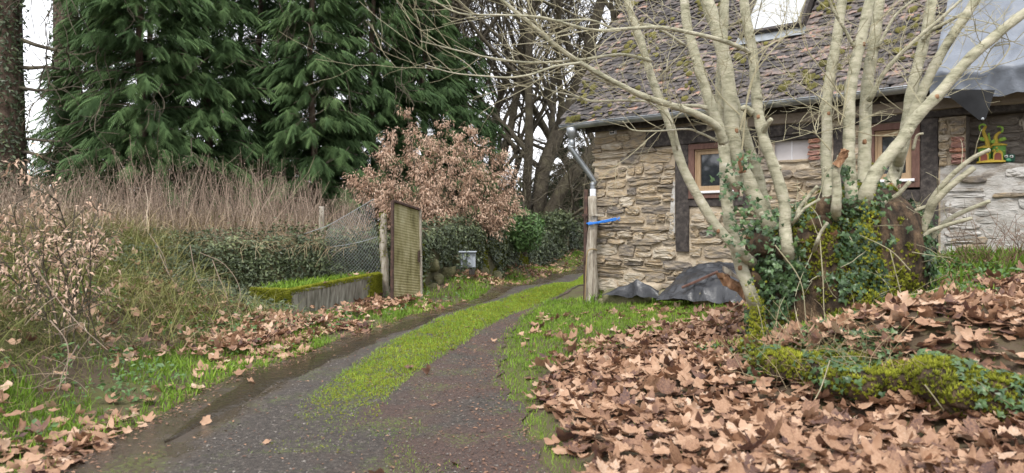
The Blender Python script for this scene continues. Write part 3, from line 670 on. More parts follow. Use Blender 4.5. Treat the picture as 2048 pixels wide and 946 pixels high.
def tile_mesh(kind):
    wd, ln, th = .172, .19, .017; nx, ny = 4, 3; V = []; r_ = np.random.default_rng(kind)
    cv, tw = r_.uniform(-.006, .012), r_.uniform(-.008, .008)
    for o in (1, 0):
        for j in range(ny + 1):
            for i in range(nx + 1):
                x = (i / nx - .5) * wd * (1 + r_.uniform(-.03, .03)); y = j / ny * ln + (r_.uniform(-.024, .012) if j == 0 else 0)
                V.append((x, y, o * th + cv * (1 - (2 * i / nx - 1) ** 2) + tw * (i / nx - .5) * (1 - j / ny) * 4 + r_.uniform(-.0015, .0015)))
    n1 = (nx + 1) * (ny + 1); q = grid_quads(ny + 1, nx + 1); Q = [tuple(f) for f in q] + [tuple(f[::-1] + n1) for f in q]
    Q = [tuple(int(v) for v in f) for f in Q]
    for i in range(nx): Q.append((i + 1, i, n1 + i, n1 + i + 1))
    for j in range(ny):
        a = j * (nx + 1); c = (j + 1) * (nx + 1); Q.append((a, c, n1 + c, n1 + a)); a += nx; c += nx; Q.append((c, a, n1 + a, n1 + c))
    return np.array(V), np.array(Q)
TV = [tile_mesh(k) for k in range(8)]
skl = [roof_st(px, py) for px, py in ((1497, 72), (1600, 66))]
sk_s0, sk_s1 = skl[0][0], skl[1][0]; sk_t0 = (skl[0][1] + skl[1][1]) / 2; sk_t1 = sk_t0 + .95
tiles = []; EXPO = .070; row = 0; t = -.06
while t < SL - .05:
    s = S_L + (0 if row % 2 else -.08) + U(-.02, .02)
    rowd = U(-.008, .008)
    while s < S_TARP + .15:
        sj = s + U(-.012, .012); tj = t + rowd + U(-.014, .012) + (U(-.05, .02) if U() < .07 else 0)
        inside = sk_s0 - .12 < sj + .08 < sk_s1 + .12 and sk_t0 - .16 < tj < sk_t1
        if not inside and sj > S_L - .1 and U() > .012:
            tiles.append((sj + .083, tj, U(-.07, .07) * (2.2 if U() < .1 else 1), U(-.06, .035), rng.integers(8)))
        s += .174
    t += EXPO + U(-.006, .008); row += 1
def tile_tone(s, t):
    p_ = np.array([[s, t, 0.]]); big = wob(p_, .8)[0]
    v = rng.normal(.30 + .12 * big + .03 * (s - 2), .20)
    if U() < .09: v = U(.66, .92)
    return float(np.clip(v, 0, 1))
def tile_frame(s, t, yaw, pit):
    x = D * math.cos(yaw) + RD * math.sin(yaw); y = RD * math.cos(yaw) - D * math.sin(yaw)
    tp = .21 + pit; y2 = y * math.cos(tp) - RN * math.sin(tp); n = np.cross(x, y2)
    return np.stack([x, y2, n], -1), RP(s, t, .030 + sag(s, t) + U(0, .012))
def tile_seen(tl):
    p = RP(tl[0], tl[1]); u = 1024 + FPX * p[0] / p[1]; v = HZ - FPX * (p[2] - EYE) / p[1]
    return (1 / p[1] if 1120 < u < 1900 and v > -10 else -1)
tiles.sort(key=tile_seen, reverse=True)
from mathutils import Matrix
tmeshes = {}
def tiled(k, q):
    if (k, q) not in tmeshes:
        m = MB(); V, Q = TV[k]; m.add(V, None, Q, q / 14); tmeshes[(k, q)] = m.mesh('tile', M['tile'])
    return tmeshes[(k, q)]
rest = MB(); n_single = 0
for tl in tiles:
    Mx, p = tile_frame(*tl[:4]); tn = tile_tone(tl[0], tl[1])
    if n_single < 300:
        o = bpy.data.objects.new('tile', tiled(int(tl[4]), int(round(tn * 14)))); COL.objects.link(o); o.parent = roof
        m4 = Matrix([[*Mx[0], p[0]], [*Mx[1], p[1]], [*Mx[2], p[2]], [0, 0, 0, 1]]); o.matrix_local = m4; n_single += 1
    else:
        V, Q = TV[int(tl[4])]; rest.add(V @ Mx.T + p, None, Q, tn)
rest.build('tile', M['tile'], roof, kind='stuff')
print('TILES', len(tiles))
# ridge tiles
n = 18
for k in range(n):
    s = S_L + .02 + k * .3; m = MB(); a = np.linspace(-1.25, 1.25, 8); V = []
    for e in (0, .31):
        for q in a: V.append(RP(s + e, SL) + NB * math.sin(q) * (.13 if e else .12) + UP * (math.cos(q) * .12 - .06))
    m.add(V, None, [(i, i + 1, 9 + i, 8 + i) for i in range(7)], float(np.clip(rng.normal(.7, .15), 0, 1))); o = m.build('ridge_tile', M['tile'], roof)
# moss cushions on the roof
def clump(mb, P, r, tone, nrm=None):
    N = len(P); k = 7; a = np.arange(k) * 2 * math.pi / k
    base = np.concatenate([np.stack([np.cos(a), np.sin(a), a * 0], -1), np.stack([.62 * np.cos(a + .4), .62 * np.sin(a + .4), a * 0 + .42], -1), [[0, 0, .6]]])
    F = []
    for i in range(k): j = (i + 1) % k; F += [(i, j, k + i), (j, k + j, k + i), (k + i, k + j, 2 * k)]
    Mx = frames(np.broadcast_to(nrm if nrm is not None else UP, (N, 3)).astype(float), U(0, 6.28, N), .15)
    Vn = base[None] * (1 + U(-.3, .3, (N, len(base), 1)))
    Wd = np.einsum('nij,nvj->nvi', Mx, Vn) * np.asarray(r)[:, None, None] + P[:, None]
    T = (np.array(F)[None] + (np.arange(N) * len(base))[:, None, None]).reshape(-1, 3)
    mb.add(Wd.reshape(-1, 3), T, None, np.repeat(tone, len(base)))
b = MB(); q = 900
s_, t_ = U(S_L, S_TARP, q), U(0, SL - .05, q); den = wob(np.stack([s_, t_, s_ * 0], -1), 1.9)
keep = (den + U(-.3, .3, q) > .25) & ~((s_ > sk_s0 - .1) & (s_ < sk_s1 + .1) & (t_ > sk_t0 - .1)); s_, t_ = s_[keep], t_[keep]
P = (E0 + UP * ZE) + D * s_[:, None] + RD * t_[:, None] + RN * (.06 + sag(s_, t_))[:, None]
clump(b, P, U(.018, .06, len(P)), U(0, 1, len(P)), RN)
ridge_p = np.array([RP(s, SL - U(0, .1), .08) for s in U(S_L, S_L + 2.6, 60)]); clump(b, ridge_p, U(.03, .07, 60), U(.4, 1, 60), RN)
eg = np.array([RP(S_L + .2 + U(-.09, .12), U(-.05, .02), .06 + U(0, .05)) for _ in range(22)]); clump(b, eg, U(.03, .06, 22), U(0, .6, 22), RN)
b.build('roof_moss', M['roof_moss'], roof, smooth=True, kind='stuff')
# roof window
b = MB(); ho = .10
fr_ = .07
beam(b, RP(sk_s0 - fr_ / 2, sk_t0 - .06, ho), RP(sk_s0 - fr_ / 2, sk_t1, ho), D, fr_, .12, .006, 2); beam(b, RP(sk_s1 + fr_ / 2, sk_t0 - .06, ho), RP(sk_s1 + fr_ / 2, sk_t1, ho), D, fr_, .12, .006, 2)
beam(b, RP(sk_s0 + .002, sk_t0 - .02, ho - .01), RP(sk_s1 - .002, sk_t0 - .02, ho - .01), RD, .06, .1, .006, 2); beam(b, RP(sk_s0 + .002, sk_t1 - .03, ho), RP(sk_s1 - .002, sk_t1 - .03, ho), RD, .06, .1, .006, 2)
rw = b.build('roof_window', M['timber'], cot)
b = MB(); b.add([RP(sk_s0, sk_t0 + .01, ho + .03), RP(sk_s1, sk_t0 + .01, ho + .03), RP(sk_s1, sk_t1 - .06, ho + .03), RP(sk_s0, sk_t1 - .06, ho + .03)], None, [(0, 1, 2, 3)]); b.build('pane', M['skyglass'], rw)
b = MB(); beam(b, RP(sk_s0 - .1, sk_t0 - .12, .075), RP(sk_s1 + .1, sk_t0 - .12, .075), RD, .15, .012, .003, 6, .004); b.build('lead_apron', M['zinc'], rw)

# gutter, hopper, downpipe
b = MB(); a = np.linspace(math.pi, 2 * math.pi, 11); gr = .068; V = []
gs = np.linspace(S_L - .02, S_TARP + .05, 14); gc = lambda s: E0 + D * s - NB * .055 + UP * (ZE - .035 + .004 * math.sin(s * 3))
prof = [(math.cos(q), math.sin(q)) for q in a]
ring = [(x * gr, y * gr) for x, y in prof] + [(x * (gr - .006), y * (gr - .006)) for x, y in prof[::-1]]
k = len(ring)
for s in gs:
    for x, y in ring: V.append(gc(s) - NB * (-x) + UP * y)
Q = [(i * k + j, i * k + (j + 1) % k, (i + 1) * k + (j + 1) % k, (i + 1) * k + j) for i in range(len(gs) - 1) for j in range(k)]
T = [(j, j + 1, k - 2 - j) for j in range(0, 10)] + [(j + 1, k - 2 - j - 0, k - 1 - j) for j in range(0, 0)]
b.add(V, None, Q)
capV = [gc(gs[0]) - NB * (-x * gr) + UP * y * gr for x, y in prof]; b.add(capV, [(0, i, i + 1) for i in range(1, 10)])
tube(b, [gc(s) - NB * gr + UP * .003 for s in gs], .009, 6)
gut = b.build('gutter', M['zinc'], cot, smooth=True)
for s in np.arange(.25, S_TARP, .62):
    b = MB(); V = []
    for e in (-.012, .012):
        for x, y in prof: V.append(gc(s + e) - NB * (-x * (gr + .004)) + UP * y * (gr + .004))
    b.add(V, None, [(i, i + 1, 12 + i, 11 + i) for i in range(10)]); b.build('gutter_bracket', M['zinc'], gut)
def lathe(mb, P, r, k=14): tube(mb, P, r, k, cap=True)
s_h = S_L + .18; h0 = gc(s_h) - UP * (gr - .01)
b = MB(); lathe(b, [h0 + UP * .01, h0 - UP * .05, h0 - UP * .13, h0 - UP * .15, h0 - UP * .19], [.088, .082, .06, .046, .046])
b.build('hopper', M['zinc'], cot, smooth=True)
ptop = h0 - UP * .19; pe = at(1186, 369, 11.38); p2 = at(1186, 403, 11.38)
b = MB(); tube(b, [ptop + UP * .02, ptop - UP * .03, ptop - UP * .05, ptop - UP * .08], [.05, .052, .05, .05], 14); tube(b, spline([ptop - UP * .07, ptop - UP * .13, pe + UP * .08, pe, p2], 5), .043, 14)
tube(b, [pe + UP * .01, pe - UP * .01], .049, 14); b.build('downpipe', M['zinc'], cot, smooth=True)
b = MB(); tube(b, [p2 + UP * .19, p2 - UP * .01, at(1187, 470, 11.4)], [.047, .047, .047], 14); b.build('downpipe_end', flat('white_plastic', (.62, .64, .67)), cot, smooth=True)
b = MB(); tube(b, [ptop - UP * .075, ptop - UP * .10], .05, 14); b.build('pipe_collar', M['zinc'], cot, smooth=True)
# soffit board and wall plate under the eave
b = MB(); beam(b, W(-.1, ZE - .10, .1), W(S_END, ZE - .10, .1), UP, .10, .03, .004, 12, .004); b.build('fascia_board', M['timber'], cot)
b = MB(); q0 = W(-.05, ZT - .10, .0); beam(b, W(1.9, ZT - .03, .06), W(S_END, ZT - .03, .06), UP, .14, .05, .01, 20, .008); b.build('rendered_eave', mat('eave_render', [(0, (.17, .14, .11)), (1, (.30, .25, .20))], scale=4, bump=.6), cot)
# small square sensor box at the top of the wall
s_, z_ = wsz(1225, 262, .06)
sb = thing('sensor_box', 'small white square sensor box fixed high on the stone wall below the gutter', 'sensor', W(s_, z_, .06))
b = MB(); beam(b, W(s_ - .048, z_, .045), W(s_ + .048, z_, .045), UP, .10, .05, .006, 1); b.build('housing', M['white_paint'], sb)
b = MB(); beam(b, W(s_ - .038, z_, .072), W(s_ + .038, z_, .072), UP, .078, .008, .002, 1); b.build('face_plate', flat('sensor_black', (.03, .03, .034)), sb)
b = MB(); b.add([W(s_ - .03, z_ - .022, .0775), W(s_ + .03, z_ - .022, .0775), W(s_ + .002, z_ + .026, .0775), W(s_ - .02, z_ + .02, .0775)], None, [(0, 1, 2, 3)]); b.build('lens', flat('sensor_lens', (.55, .5, .47), .3), sb)

# tarpaulin over the right-hand roof
tp = thing('tarpaulin', 'shiny grey tarpaulin draped over the roof end, its edge hanging over the eave', 'tarpaulin', RP(S_TARP + .8, 0))
ns_, nt_ = 110, 80
S_, T_ = np.meshgrid(np.linspace(S_TARP, S_TARP + 2.4, ns_), np.linspace(-.30, SL, nt_))
wr = wob(np.stack([S_ * 1.2, T_ * .5, S_ * 0], -1), 2.6) * .035 + wob(np.stack([S_ + T_ * .5, T_, S_ * 0], -1), 6) * .014 + .06 * np.exp(-((S_ - S_TARP - .62 - .45 * T_) / .05) ** 2) + .03 * (1 - np.abs(np.sin(S_ * 5.1 + T_ * 1.3 + 1.2 * wob(np.stack([S_, T_, S_ * 0], -1), 1.2)))) ** 3 + .02 * (1 - np.abs(np.sin(T_ * 6.0 - S_ * 2.2 + wob(np.stack([S_, T_ + 4, S_ * 0], -1), 1.5)))) ** 4
P = (E0 + UP * ZE) + D * S_[..., None] + RD * np.maximum(T_, 0)[..., None] + RN * (.085 + wr)[..., None]
hang = np.minimum(T_, 0); P = P + UP * (hang * (.85 + .12 * np.sin(S_ * 1.3 + 1)))[..., None] - NB * (.03 + .06 * (1 - np.exp(hang * 12)) + wob(np.stack([S_ * 2, T_, S_ * 0], -1), 2) * .015)[..., None] * (hang < 0)[..., None] - NB * .14 * np.exp(-np.abs(T_) / .12)[..., None]
b = MB(); b.add(P.reshape(-1, 3), None, grid_quads(nt_, ns_)); b.build('sheet', M['tarp'], tp, smooth=True)
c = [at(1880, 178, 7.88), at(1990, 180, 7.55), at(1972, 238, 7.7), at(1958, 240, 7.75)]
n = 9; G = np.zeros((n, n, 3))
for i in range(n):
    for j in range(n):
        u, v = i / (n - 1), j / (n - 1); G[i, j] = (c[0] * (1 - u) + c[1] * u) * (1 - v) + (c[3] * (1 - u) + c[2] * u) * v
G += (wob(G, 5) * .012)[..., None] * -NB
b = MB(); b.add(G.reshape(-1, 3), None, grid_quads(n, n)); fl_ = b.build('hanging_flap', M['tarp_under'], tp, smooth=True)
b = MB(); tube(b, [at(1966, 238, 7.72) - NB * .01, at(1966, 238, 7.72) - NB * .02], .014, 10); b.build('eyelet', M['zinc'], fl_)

# ------------------------------------------------------------------ things by the cottage corner
def ph(px, py, Y): return at(px, py, Y)
y0 = 11.15
wp = thing('gate_post', 'weathered grey wooden post leaning at the cottage corner', 'post', ph(1184, 618, y0))
b = MB(); P = spline([ph(1183, 626, y0), ph(1184, 560, y0), ph(1183, 500, y0), ph(1186, 440, y0), ph(1185, 393, y0)], 6)
tube(b, P, np.interp(np.linspace(0, 1, len(P)), [0, .12, .5, 1], [.105, .088, .075, .062]), 12, lump=.14, lf=5); b.build('shaft', M['old_wood'], wp, smooth=True)
b = MB(); tube(b, spline([ph(1170, 600, y0 - .1), ph(1172, 540, y0 - .12), ph(1175, 505, y0 - .12), ph(1184, 498, y0 - .11), ph(1193, 500, y0 - .05)], 5), .008, 6); b.build('hanging_hose', flat('ochre_hose', (.33, .24, .12)), wp)
ib = thing('iron_bar', 'rusty brown flat iron bar standing against the wooden post', 'iron bar', ph(1170, 622, y0 + .05))
b = MB(); beam(b, ph(1170, 628, y0 + .05), ph(1172, 379, y0 + .05), D, .062, .022, .003, 6, .003); ib_b = b.build('bar', M['rust'], ib)
b = MB()
for yy in (430, 520): beam(b, ph(1164, yy, y0 - .0), ph(1180, yy, y0 - .0), UP, .03, .012, .002, 1)
b.build('hinge_strap', M['rust'], ib)
pk = thing('wooden_batten', 'short grey batten nailed across the post above the blue rope', 'batten', ph(1194, 430, y0))
b = MB(); beam(b, ph(1179, 430, y0 - .10), ph(1208, 431, y0 - .05), UP, .03, .02, .003, 3, .003); b.build('batten', M['old_wood'], pk)
rp_ = thing('blue_rope', 'bright blue rope tied round the wooden post and pulled to the wall', 'rope', ph(1190, 446, y0))
b = MB()
for k in range(3):
    q = [ph(1176 + k, 449 - k * 2, y0 - .10), ph(1190, 447 - k, y0 - .11), ph(1210, 444 - k * 1.5, y0 - .05), ph(1232, 440 - k * 2, y0 + .02)]; tube(b, spline(q, 5), .011, 6, lump=.2, lf=30)
a = np.linspace(0, 6.28, 16); c0 = ph(1185, 448, y0); tube(b, np.stack([c0[0] + .085 * np.cos(a), c0[1] + .09 * np.sin(a), c0[2] + a * .003], -1), .011, 6); b.build('cord', M['blue_rope'], rp_)
b = MB()
for k in range(9):
    p = ph(1232, 439, y0 + .02); tube(b, [p, p + np.array([.05 + U(0, .05), U(-.02, .02), U(-.03, .05)])], .003, 3)
b.build('frayed_end', M['blue_rope'], rp_)

# rubble, black sheeting and a stick at the foot of the wall
def boulder(mb, c, sz, tone=.5, k=0, n=12):
    th, phv = np.meshgrid(np.linspace(0, 2 * math.pi, n + 1)[:-1], np.linspace(.02, math.pi - .02, n // 2 + 2))
    v = np.stack([np.cos(th) * np.sin(phv), np.sin(th) * np.sin(phv), np.cos(phv)], -1); v = np.sign(v) * np.abs(v) ** .7
    v = v * (1 + .2 * wob(v + k * 3.1, 1.2)[..., None]); yaw = k * 1.3
    V = v * np.array(sz); cy, sy = math.cos(WANG + .1 * yaw), math.sin(WANG + .1 * yaw); V = np.stack([V[..., 0] * cy - V[..., 1] * sy, V[..., 0] * sy + V[..., 1] * cy, V[..., 2]], -1) + np.asarray(c)
    m, kk = V.shape[:2]; i = np.arange(m - 1)[:, None] * kk; j = np.arange(kk)[None, :]; j2 = (j + 1) % kk
    mb.add(V.reshape(-1, 3), None, np.stack([i + j, i + kk + j, i + kk + j2, i + j2], -1).reshape(-1, 4), tone)
for k, (px, py, Y, sz, lab) in enumerate([(1252, 598, 10.55, (.37, .2, .15), 'long mossy stone slab lying at the foot of the wall beside the post'),
        (1432, 594, 9.3, (.24, .15, .13), 'mossy boulder half under the black sheeting near the tree'), (1210, 604, 10.7, (.10, .09, .07), 'small grey stone between the post and the mossy slab'),
        (1290, 577, 10.4, (.24, .15, .09), 'pale flat rubble stone under the torn black plastic strip'), (1340, 590, 9.9, (.16, .12, .08), 'tan rubble stone poking out below the black sheeting')]):
    b = MB(); c = ph(px, py, Y); boulder(b, c, sz, .3 + .12 * k, k); o = b.build('stone', M['mossy_stone'] if k != 3 else M['mortar'], smooth=True); tag(o, lab, 'stone')
def sheet(corners, n, bump, f, m, name, parent):
    c = [np.asarray(q, float) for q in corners]; u, v = np.meshgrid(np.linspace(0, 1, n), np.linspace(0, 1, n)); u, v = u[..., None], v[..., None]
    G = (c[0] * (1 - u) + c[1] * u) * (1 - v) + (c[3] * (1 - u) + c[2] * u) * v
    fold = (1 - np.abs(wob(G * np.array([1, 1, 2.0]), f * .62)[..., None])) ** 2 * 1.1 + (1 - np.abs(wob(G + 5, f * 1.5)[..., None])) ** 3 * .35
    G = G + UP * .13 * np.sin(u * math.pi) * np.sin(v * math.pi) ** .8 + (fold * bump + wob(G, 7)[..., None] * bump * .35) * (UP * .75 + np.array([-.45, -.5, 0])) * (np.sin(u * math.pi) * .6 + .4)
    b = MB(); b.add(G.reshape(-1, 3), None, grid_quads(n, n)); return b.build(name, m, parent, smooth=True)
bs = thing('plastic_sheet', 'black plastic sheeting draped in folds over rubble against the wall', 'plastic sheet', ph(1400, 590, 9.6))
sheet([ph(1312, 602, 9.75), ph(1490, 612, 8.8), ph(1496, 526, 9.3), ph(1372, 538, 10.05)], 60, .06, 3.6, M['black_plastic'], 'sheet', bs)
b = MB()
for k in range(5): boulder(b, ph(1375 + k * 24, 588 - k * 2, 9.95 - k * .14), (.16, .12, .09), .5, k + 9)
b.build('rubble_fill', M['soil_wall'], bs, smooth=True)
bt = thing('plastic_strip', 'torn black plastic strip crumpled over the pale rubble and mossy slab', 'plastic strip', ph(1270, 580, 10.5))
sheet([ph(1204, 592, 10.5), ph(1325, 600, 9.9), ph(1318, 582, 10.0), ph(1262, 572, 10.45)], 22, .05, 5.1, M['black_plastic'], 'sheet', bt)
st_ = thing('brown_stick', 'straight reddish brown stick lying across the black sheeting', 'stick', ph(1400, 560, 9.4))
b = MB(); beam(b, ph(1364, 575, 9.42), ph(1436, 544, 9.2), UP, .03, .03, .006, 3, .004); b.build('rod', M['brown_wood'], st_)
wc = thing('broken_wood', 'split chunk of rotten wood leaning at the left of the tree stool', 'wood chunk', ph(1470, 575, 6.2))
b = MB(); beam(b, ph(1446, 552, 6.35), ph(1500, 590, 6.15), UP, .085, .07, .02, 7, .025); b.build('chunk', M['split_wood'], wc)
b = MB(); beam(b, ph(1446, 535, 6.3), ph(1482, 556, 6.2), UP, .035, .03, .004, 5, .01); b.build('splinter', M['old_wood'], wc)

# ------------------------------------------------------------------ garden ornaments on the ledge
og = thing('garden_ornament', 'painted twin tower fairy house with curling yellow and green stems on the ledge', 'ornament', W(wsz(1984, 325, -.06)[0], Z_LEDGE, -.06))
gy, gg, gd, gr_ = flat('ornament_yellow', (.46, .33, .05)), flat('ornament_green', (.12, .27, .06)), flat('ornament_lime', (.25, .40, .07)), flat('ornament_red', (.20, .065, .045))
def lw(px, py, o): s, z = wsz(px, py, o); return W(s, z, o)
zb = Z_LEDGE + .012
b = MB(); s0_, s1_ = wsz(1958, 325, -.06)[0], wsz(2011, 325, -.06)[0]
c0_ = W((s0_ + s1_) / 2, zb, -.06); tube(b, [c0_, c0_ + UP * .018], .13, 20); V = b.V[0]; V[:] = c0_ + (V - c0_) @ (np.outer(D, D) * 1.15 + np.outer(NB, NB) * .75 + np.outer(UP, UP)); b.build('base', gy, og, smooth=False)
for px, top, hk in ((1970, 297, 0), (1998, 292, 1)):
    s = wsz(px, 320, -.06)[0]; ztop = wsz(px, top, -.06)[1]; c_ = W(s, zb + .018, -.06)
    b = MB(); hh = ztop - zb - .018; tube(b, [c_, c_ + UP * hh * .5, c_ + UP * hh], [.066, .062, .066], 18); tw_ = b.build('tower', gg, og, smooth=True)
    b = MB(); tube(b, [c_ + UP * hh, c_ + UP * (hh + .016)], [.076, .076], 18); tube(b, [c_ + UP * (hh + .016), c_ + UP * (hh + .03)], [.07, .03], 18); b.build('rim', gy, tw_)
    b = MB(); a = np.linspace(0, math.pi, 9); arch = [(math.cos(q) * .034, .055 + math.sin(q) * .034) for q in a] + [(-.034, .0), (.034, .0)]
    def arc(sc_, o): return [c_ - NB * (.064 + o) + D * x * sc_ + UP * (y * sc_) for x, y in arch]
    b.add(arc(1.3, .002) , [(0, i, i + 1) for i in range(1, 10)]); b.build('door_surround', gy, tw_)
    b = MB(); b.add(arc(.95, .006), [(0, i, i + 1) for i in range(1, 10)]); b.build('door', gr_, tw_)
    for k in range(7):
        b = MB(); an = U(-1.2, 1.2); q = c_ + (-NB * math.cos(an) + D * math.sin(an)) * .064 + UP * U(.09, hh - .02); boulder(b, q, (.012, .012, .012), .5, k, 6); b.build('spot', gy if k % 2 else gd, tw_)
for pts, hk in (([(1976, 298), (1975, 285), (1970, 272), (1967, 262), (1971, 253), (1966, 249), (1959, 252), (1960, 260), (1963, 262)], 0), ([(1988, 296), (1992, 284), (1991, 275), (1996, 267), (2004, 263), (2005, 256), (2000, 253), (1994, 254)], 1)):
    P = spline([lw(x, y, -.05) for x, y in pts], 6); n_ = len(P); c1 = int(n_ * .52)
    b = MB(); tube(b, P[:c1 + 1], np.linspace(.028, .013, c1 + 1), 9); b.build('stem', gy, og, smooth=True)
    b = MB(); tube(b, P[c1:], np.linspace(.013, .007, n_ - c1), 9); b.build('tendril', gd, og, smooth=True)
b = MB(); P = spline([lw(1980, 290, -.06), lw(1979, 278, -.06), lw(1977, 268, -.06), lw(1980, 267, -.06)], 5); tube(b, P, np.linspace(.014, .005, len(P)), 8); b.build('tendril', gd, og, smooth=True)
for x, y, dx, dy in ((1972, 280, -14, -3), (1994, 282, -12, 2), (1996, 281, 16, -4)):
    b = MB(); p0, p1 = lw(x, y, -.05), lw(x + dx, y + dy, -.02); m_ = (p0 + p1) / 2; boulder(b, m_, (.001, .001, .001), .5, 2, 8)
    ax_ = unit(p1 - p0); V = b.V[0]; q = (V - m_) / .001; L_ = np.linalg.norm(p1 - p0) / 2; V[:] = m_ + q[:, :1] * ax_ * L_ + q[:, 1:2] * NB * .012 + q[:, 2:] * UP * .022; b.build('leaf', gd, og, smooth=True)
fg = thing('frog_ornament', 'small dark green round ornament with two white eyes beside the fairy house', 'ornament', lw(2018, 325, -.05))
b = MB(); c_ = lw(2018, 317, -.06); boulder(b, c_, (.05, .045, .047), .5, 1, 14); b.build('body', flat('ornament_dark_green', (.025, .085, .06), .3), fg, smooth=True)
for px in (2012, 2023):
    b = MB(); q = lw(px, 313, -.015) ; boulder(b, q, (.016, .012, .016), .5, 1, 10); e_ = b.build('eye', flat('eye_white', (.6, .6, .58)), fg, smooth=True)
    b = MB(); boulder(b, q - NB * .011, (.007, .005, .008), .5, 1, 8); b.build('pupil', flat('pupil', (.02, .02, .02)), e_, smooth=True)
b = MB(); boulder(b, lw(2017, 320, -.012), (.024, .012, .018), .5, 2, 10); b.build('belly', flat('ornament_mid_green', (.06, .25, .13), .3), fg, smooth=True)
hk = thing('hanging_ring', 'pale bent hook hanging on the niche wall at the picture edge above the round ornament', 'hook', lw(2046, 300, -.2))
b = MB(); tube(b, spline([lw(2050, 262, -.15), lw(2044, 238 + 2, -.15), lw(2040, 246, -.15), lw(2043, 252, -.15)], 6), .012, 8); b.build('ring', M['old_wood'], hk)

# ------------------------------------------------------------------ trough, gate leaf, netting, ivy wall, meter box
ct = thing('stone_trough', 'long concrete trough with mossy rim, planted with grass, beside the ivy wall', 'trough', at(600, 622, 9.8))
F0, F1 = at(584, 632, 9.62), at(762, 598, 11.35); dv = unit((F1 - F0) * np.array([1, 1, 0])); bk = np.array([-dv[1], dv[0], 0]); LEN = np.linalg.norm((F1 - F0)[:2]); DEP = .72
zt0 = at(590, 583, 9.65)[2]; zt1 = at(762, 549, 11.35)[2]
def TPt(l, d, z): return np.array([F0[0], F0[1], 0]) + dv * l + bk * d + UP * z
b = MB(); n = 22
def tface(mb, l0, d0, l1, d1, zb0, zb1, out):
    L_ = np.linspace(0, 1, n)
    V = []
    for q in L_:
        l, d = l0 + (l1 - l0) * q, d0 + (d1 - d0) * q; zt = zt0 + (zt1 - zt0) * l / LEN
        for k in range(7): V.append(TPt(l, d, zb0 + (zt - zb0) * k / 6) + out * (.035 * (1 - k / 6) * -1))
    V = np.array(V); V += (wob(V, 7) * .008)[:, None] * out; mb.add(V, None, grid_quads(n, 7))
zbm = -.12
tface(b, 0, 0, LEN, 0, zbm, zbm, -bk); tface(b, 0, DEP, 0, 0, zbm, zbm, -dv); tface(b, LEN, 0, LEN, DEP, zbm, zbm, dv); tface(b, LEN, DEP, 0, DEP, zbm, zbm, bk)
b.build('basin', M['concrete'], ct, smooth=True)
b = MB()
for p_, q_, s_ in (((0, .04), (LEN, .04), bk), ((.04, .08), (.04, DEP - .08), dv), ((LEN - .04, .08), (LEN - .04, DEP - .08), dv), ((0, DEP - .04), (LEN, DEP - .04), bk)):
    z0_, z1_ = zt0 + (zt1 - zt0) * p_[0] / LEN, zt0 + (zt1 - zt0) * q_[0] / LEN; beam(b, TPt(*p_, z0_ - .012), TPt(*q_, z1_ - .012), s_, .09, .05, .012, 10, .006)
b.build('rim', M['concrete'], ct)
b = MB(); l_, d_ = np.meshgrid(np.linspace(.07, LEN - .07, 16), np.linspace(.07, DEP - .07, 8)); V = np.array([F0[0], F0[1], 0]) + dv * l_[..., None] + bk * d_[..., None] + UP * (zt0 + (zt1 - zt0) * l_ / LEN - .02 + wob(np.stack([l_, d_, l_], -1), 4) * .02)[..., None]
b.add(V.reshape(-1, 3), None, grid_quads(8, 16), .8); b.build('planting_soil', M['ground'], ct, smooth=True)
b = MB(); q = 5000; l_ = U(0, LEN, q); d_ = np.abs(rng.normal(0, .035, q)); P = np.array([TPt(l, d, zt0 + (zt1 - zt0) * l / LEN + .012 - (0.0 if d > .01 else U(0, .05))) for l, d in zip(l_, d_)])
q2 = 2500; l2 = np.abs(U(0, .0, q2)); d2 = U(0, DEP, q2); P2 = np.array([TPt(U(-.015, .06), d, zt0 + .012 - abs(rng.normal(0, .05))) for d in d2])
q3 = 2200; P3 = np.array([TPt(LEN - abs(rng.normal(0, .12)), -.012, zt1 - U(0, .33)) for _ in range(q3)])
P4 = np.array([TPt(-.02, U(0, DEP), zt0 - U(0, .3)) for _ in range(1500)])
P = np.concatenate([P, P2, P3, P4]); mossy(b, P, U(.016, .038, len(P)), U(.2, 1, len(P))); b.build('moss', M['moss'], ct, smooth=True, kind='stuff')

gt = thing('gate_leaf', 'old gate leaf of ribbed yellow green panel in a rusty iron frame standing open', 'gate', at(812, 606, 11.4))
g00, g10, g11, g01 = at(783, 604, 11.1), at(842, 608, 11.75), at(839, 419, 11.75), at(784, 402, 11.1)
gd_ = unit(g10 - g00); gnr = unit(np.cross(gd_, UP)); gnr = gnr if gnr[1] < 0 else -gnr
nr, nc = 150, 9; u, v = np.meshgrid(np.linspace(0, 1, nc), np.linspace(0, 1, nr)); u, v = u[..., None], v[..., None]
G = (g00 * (1 - u) + g10 * u) * (1 - v) + (g01 * (1 - u) + g11 * u) * v + gnr * (np.sin(v * 2 * math.pi * 37) * .0035 + wob(np.concatenate([u, v * 3, u], -1), 2)[..., None] * .006)
b = MB(); b.add(G.reshape(-1, 3), None, grid_quads(nr, nc)); b.build('ribbed_sheet', M['polyester'], gt, smooth=True)
b = MB(); beam(b, g00 + gnr * .01 - UP * .03, g01 + gnr * .01 + UP * .01, gd_, .036, .045, .004, 6, .002); b.build('frame_stile', M['rust'], gt)
b = MB(); beam(b, g10 + gnr * .01, g11 + gnr * .01, gd_, .035, .035, .004, 6, .002); b.build('frame_stile', M['old_wood'], gt)
b = MB(); beam(b, g01 + gd_ * .026 + gnr * .012, g11 - gd_ * .02 + gnr * .012, UP, .035, .045, .004, 4, .002); b.build('frame_rail', M['rust'], gt)
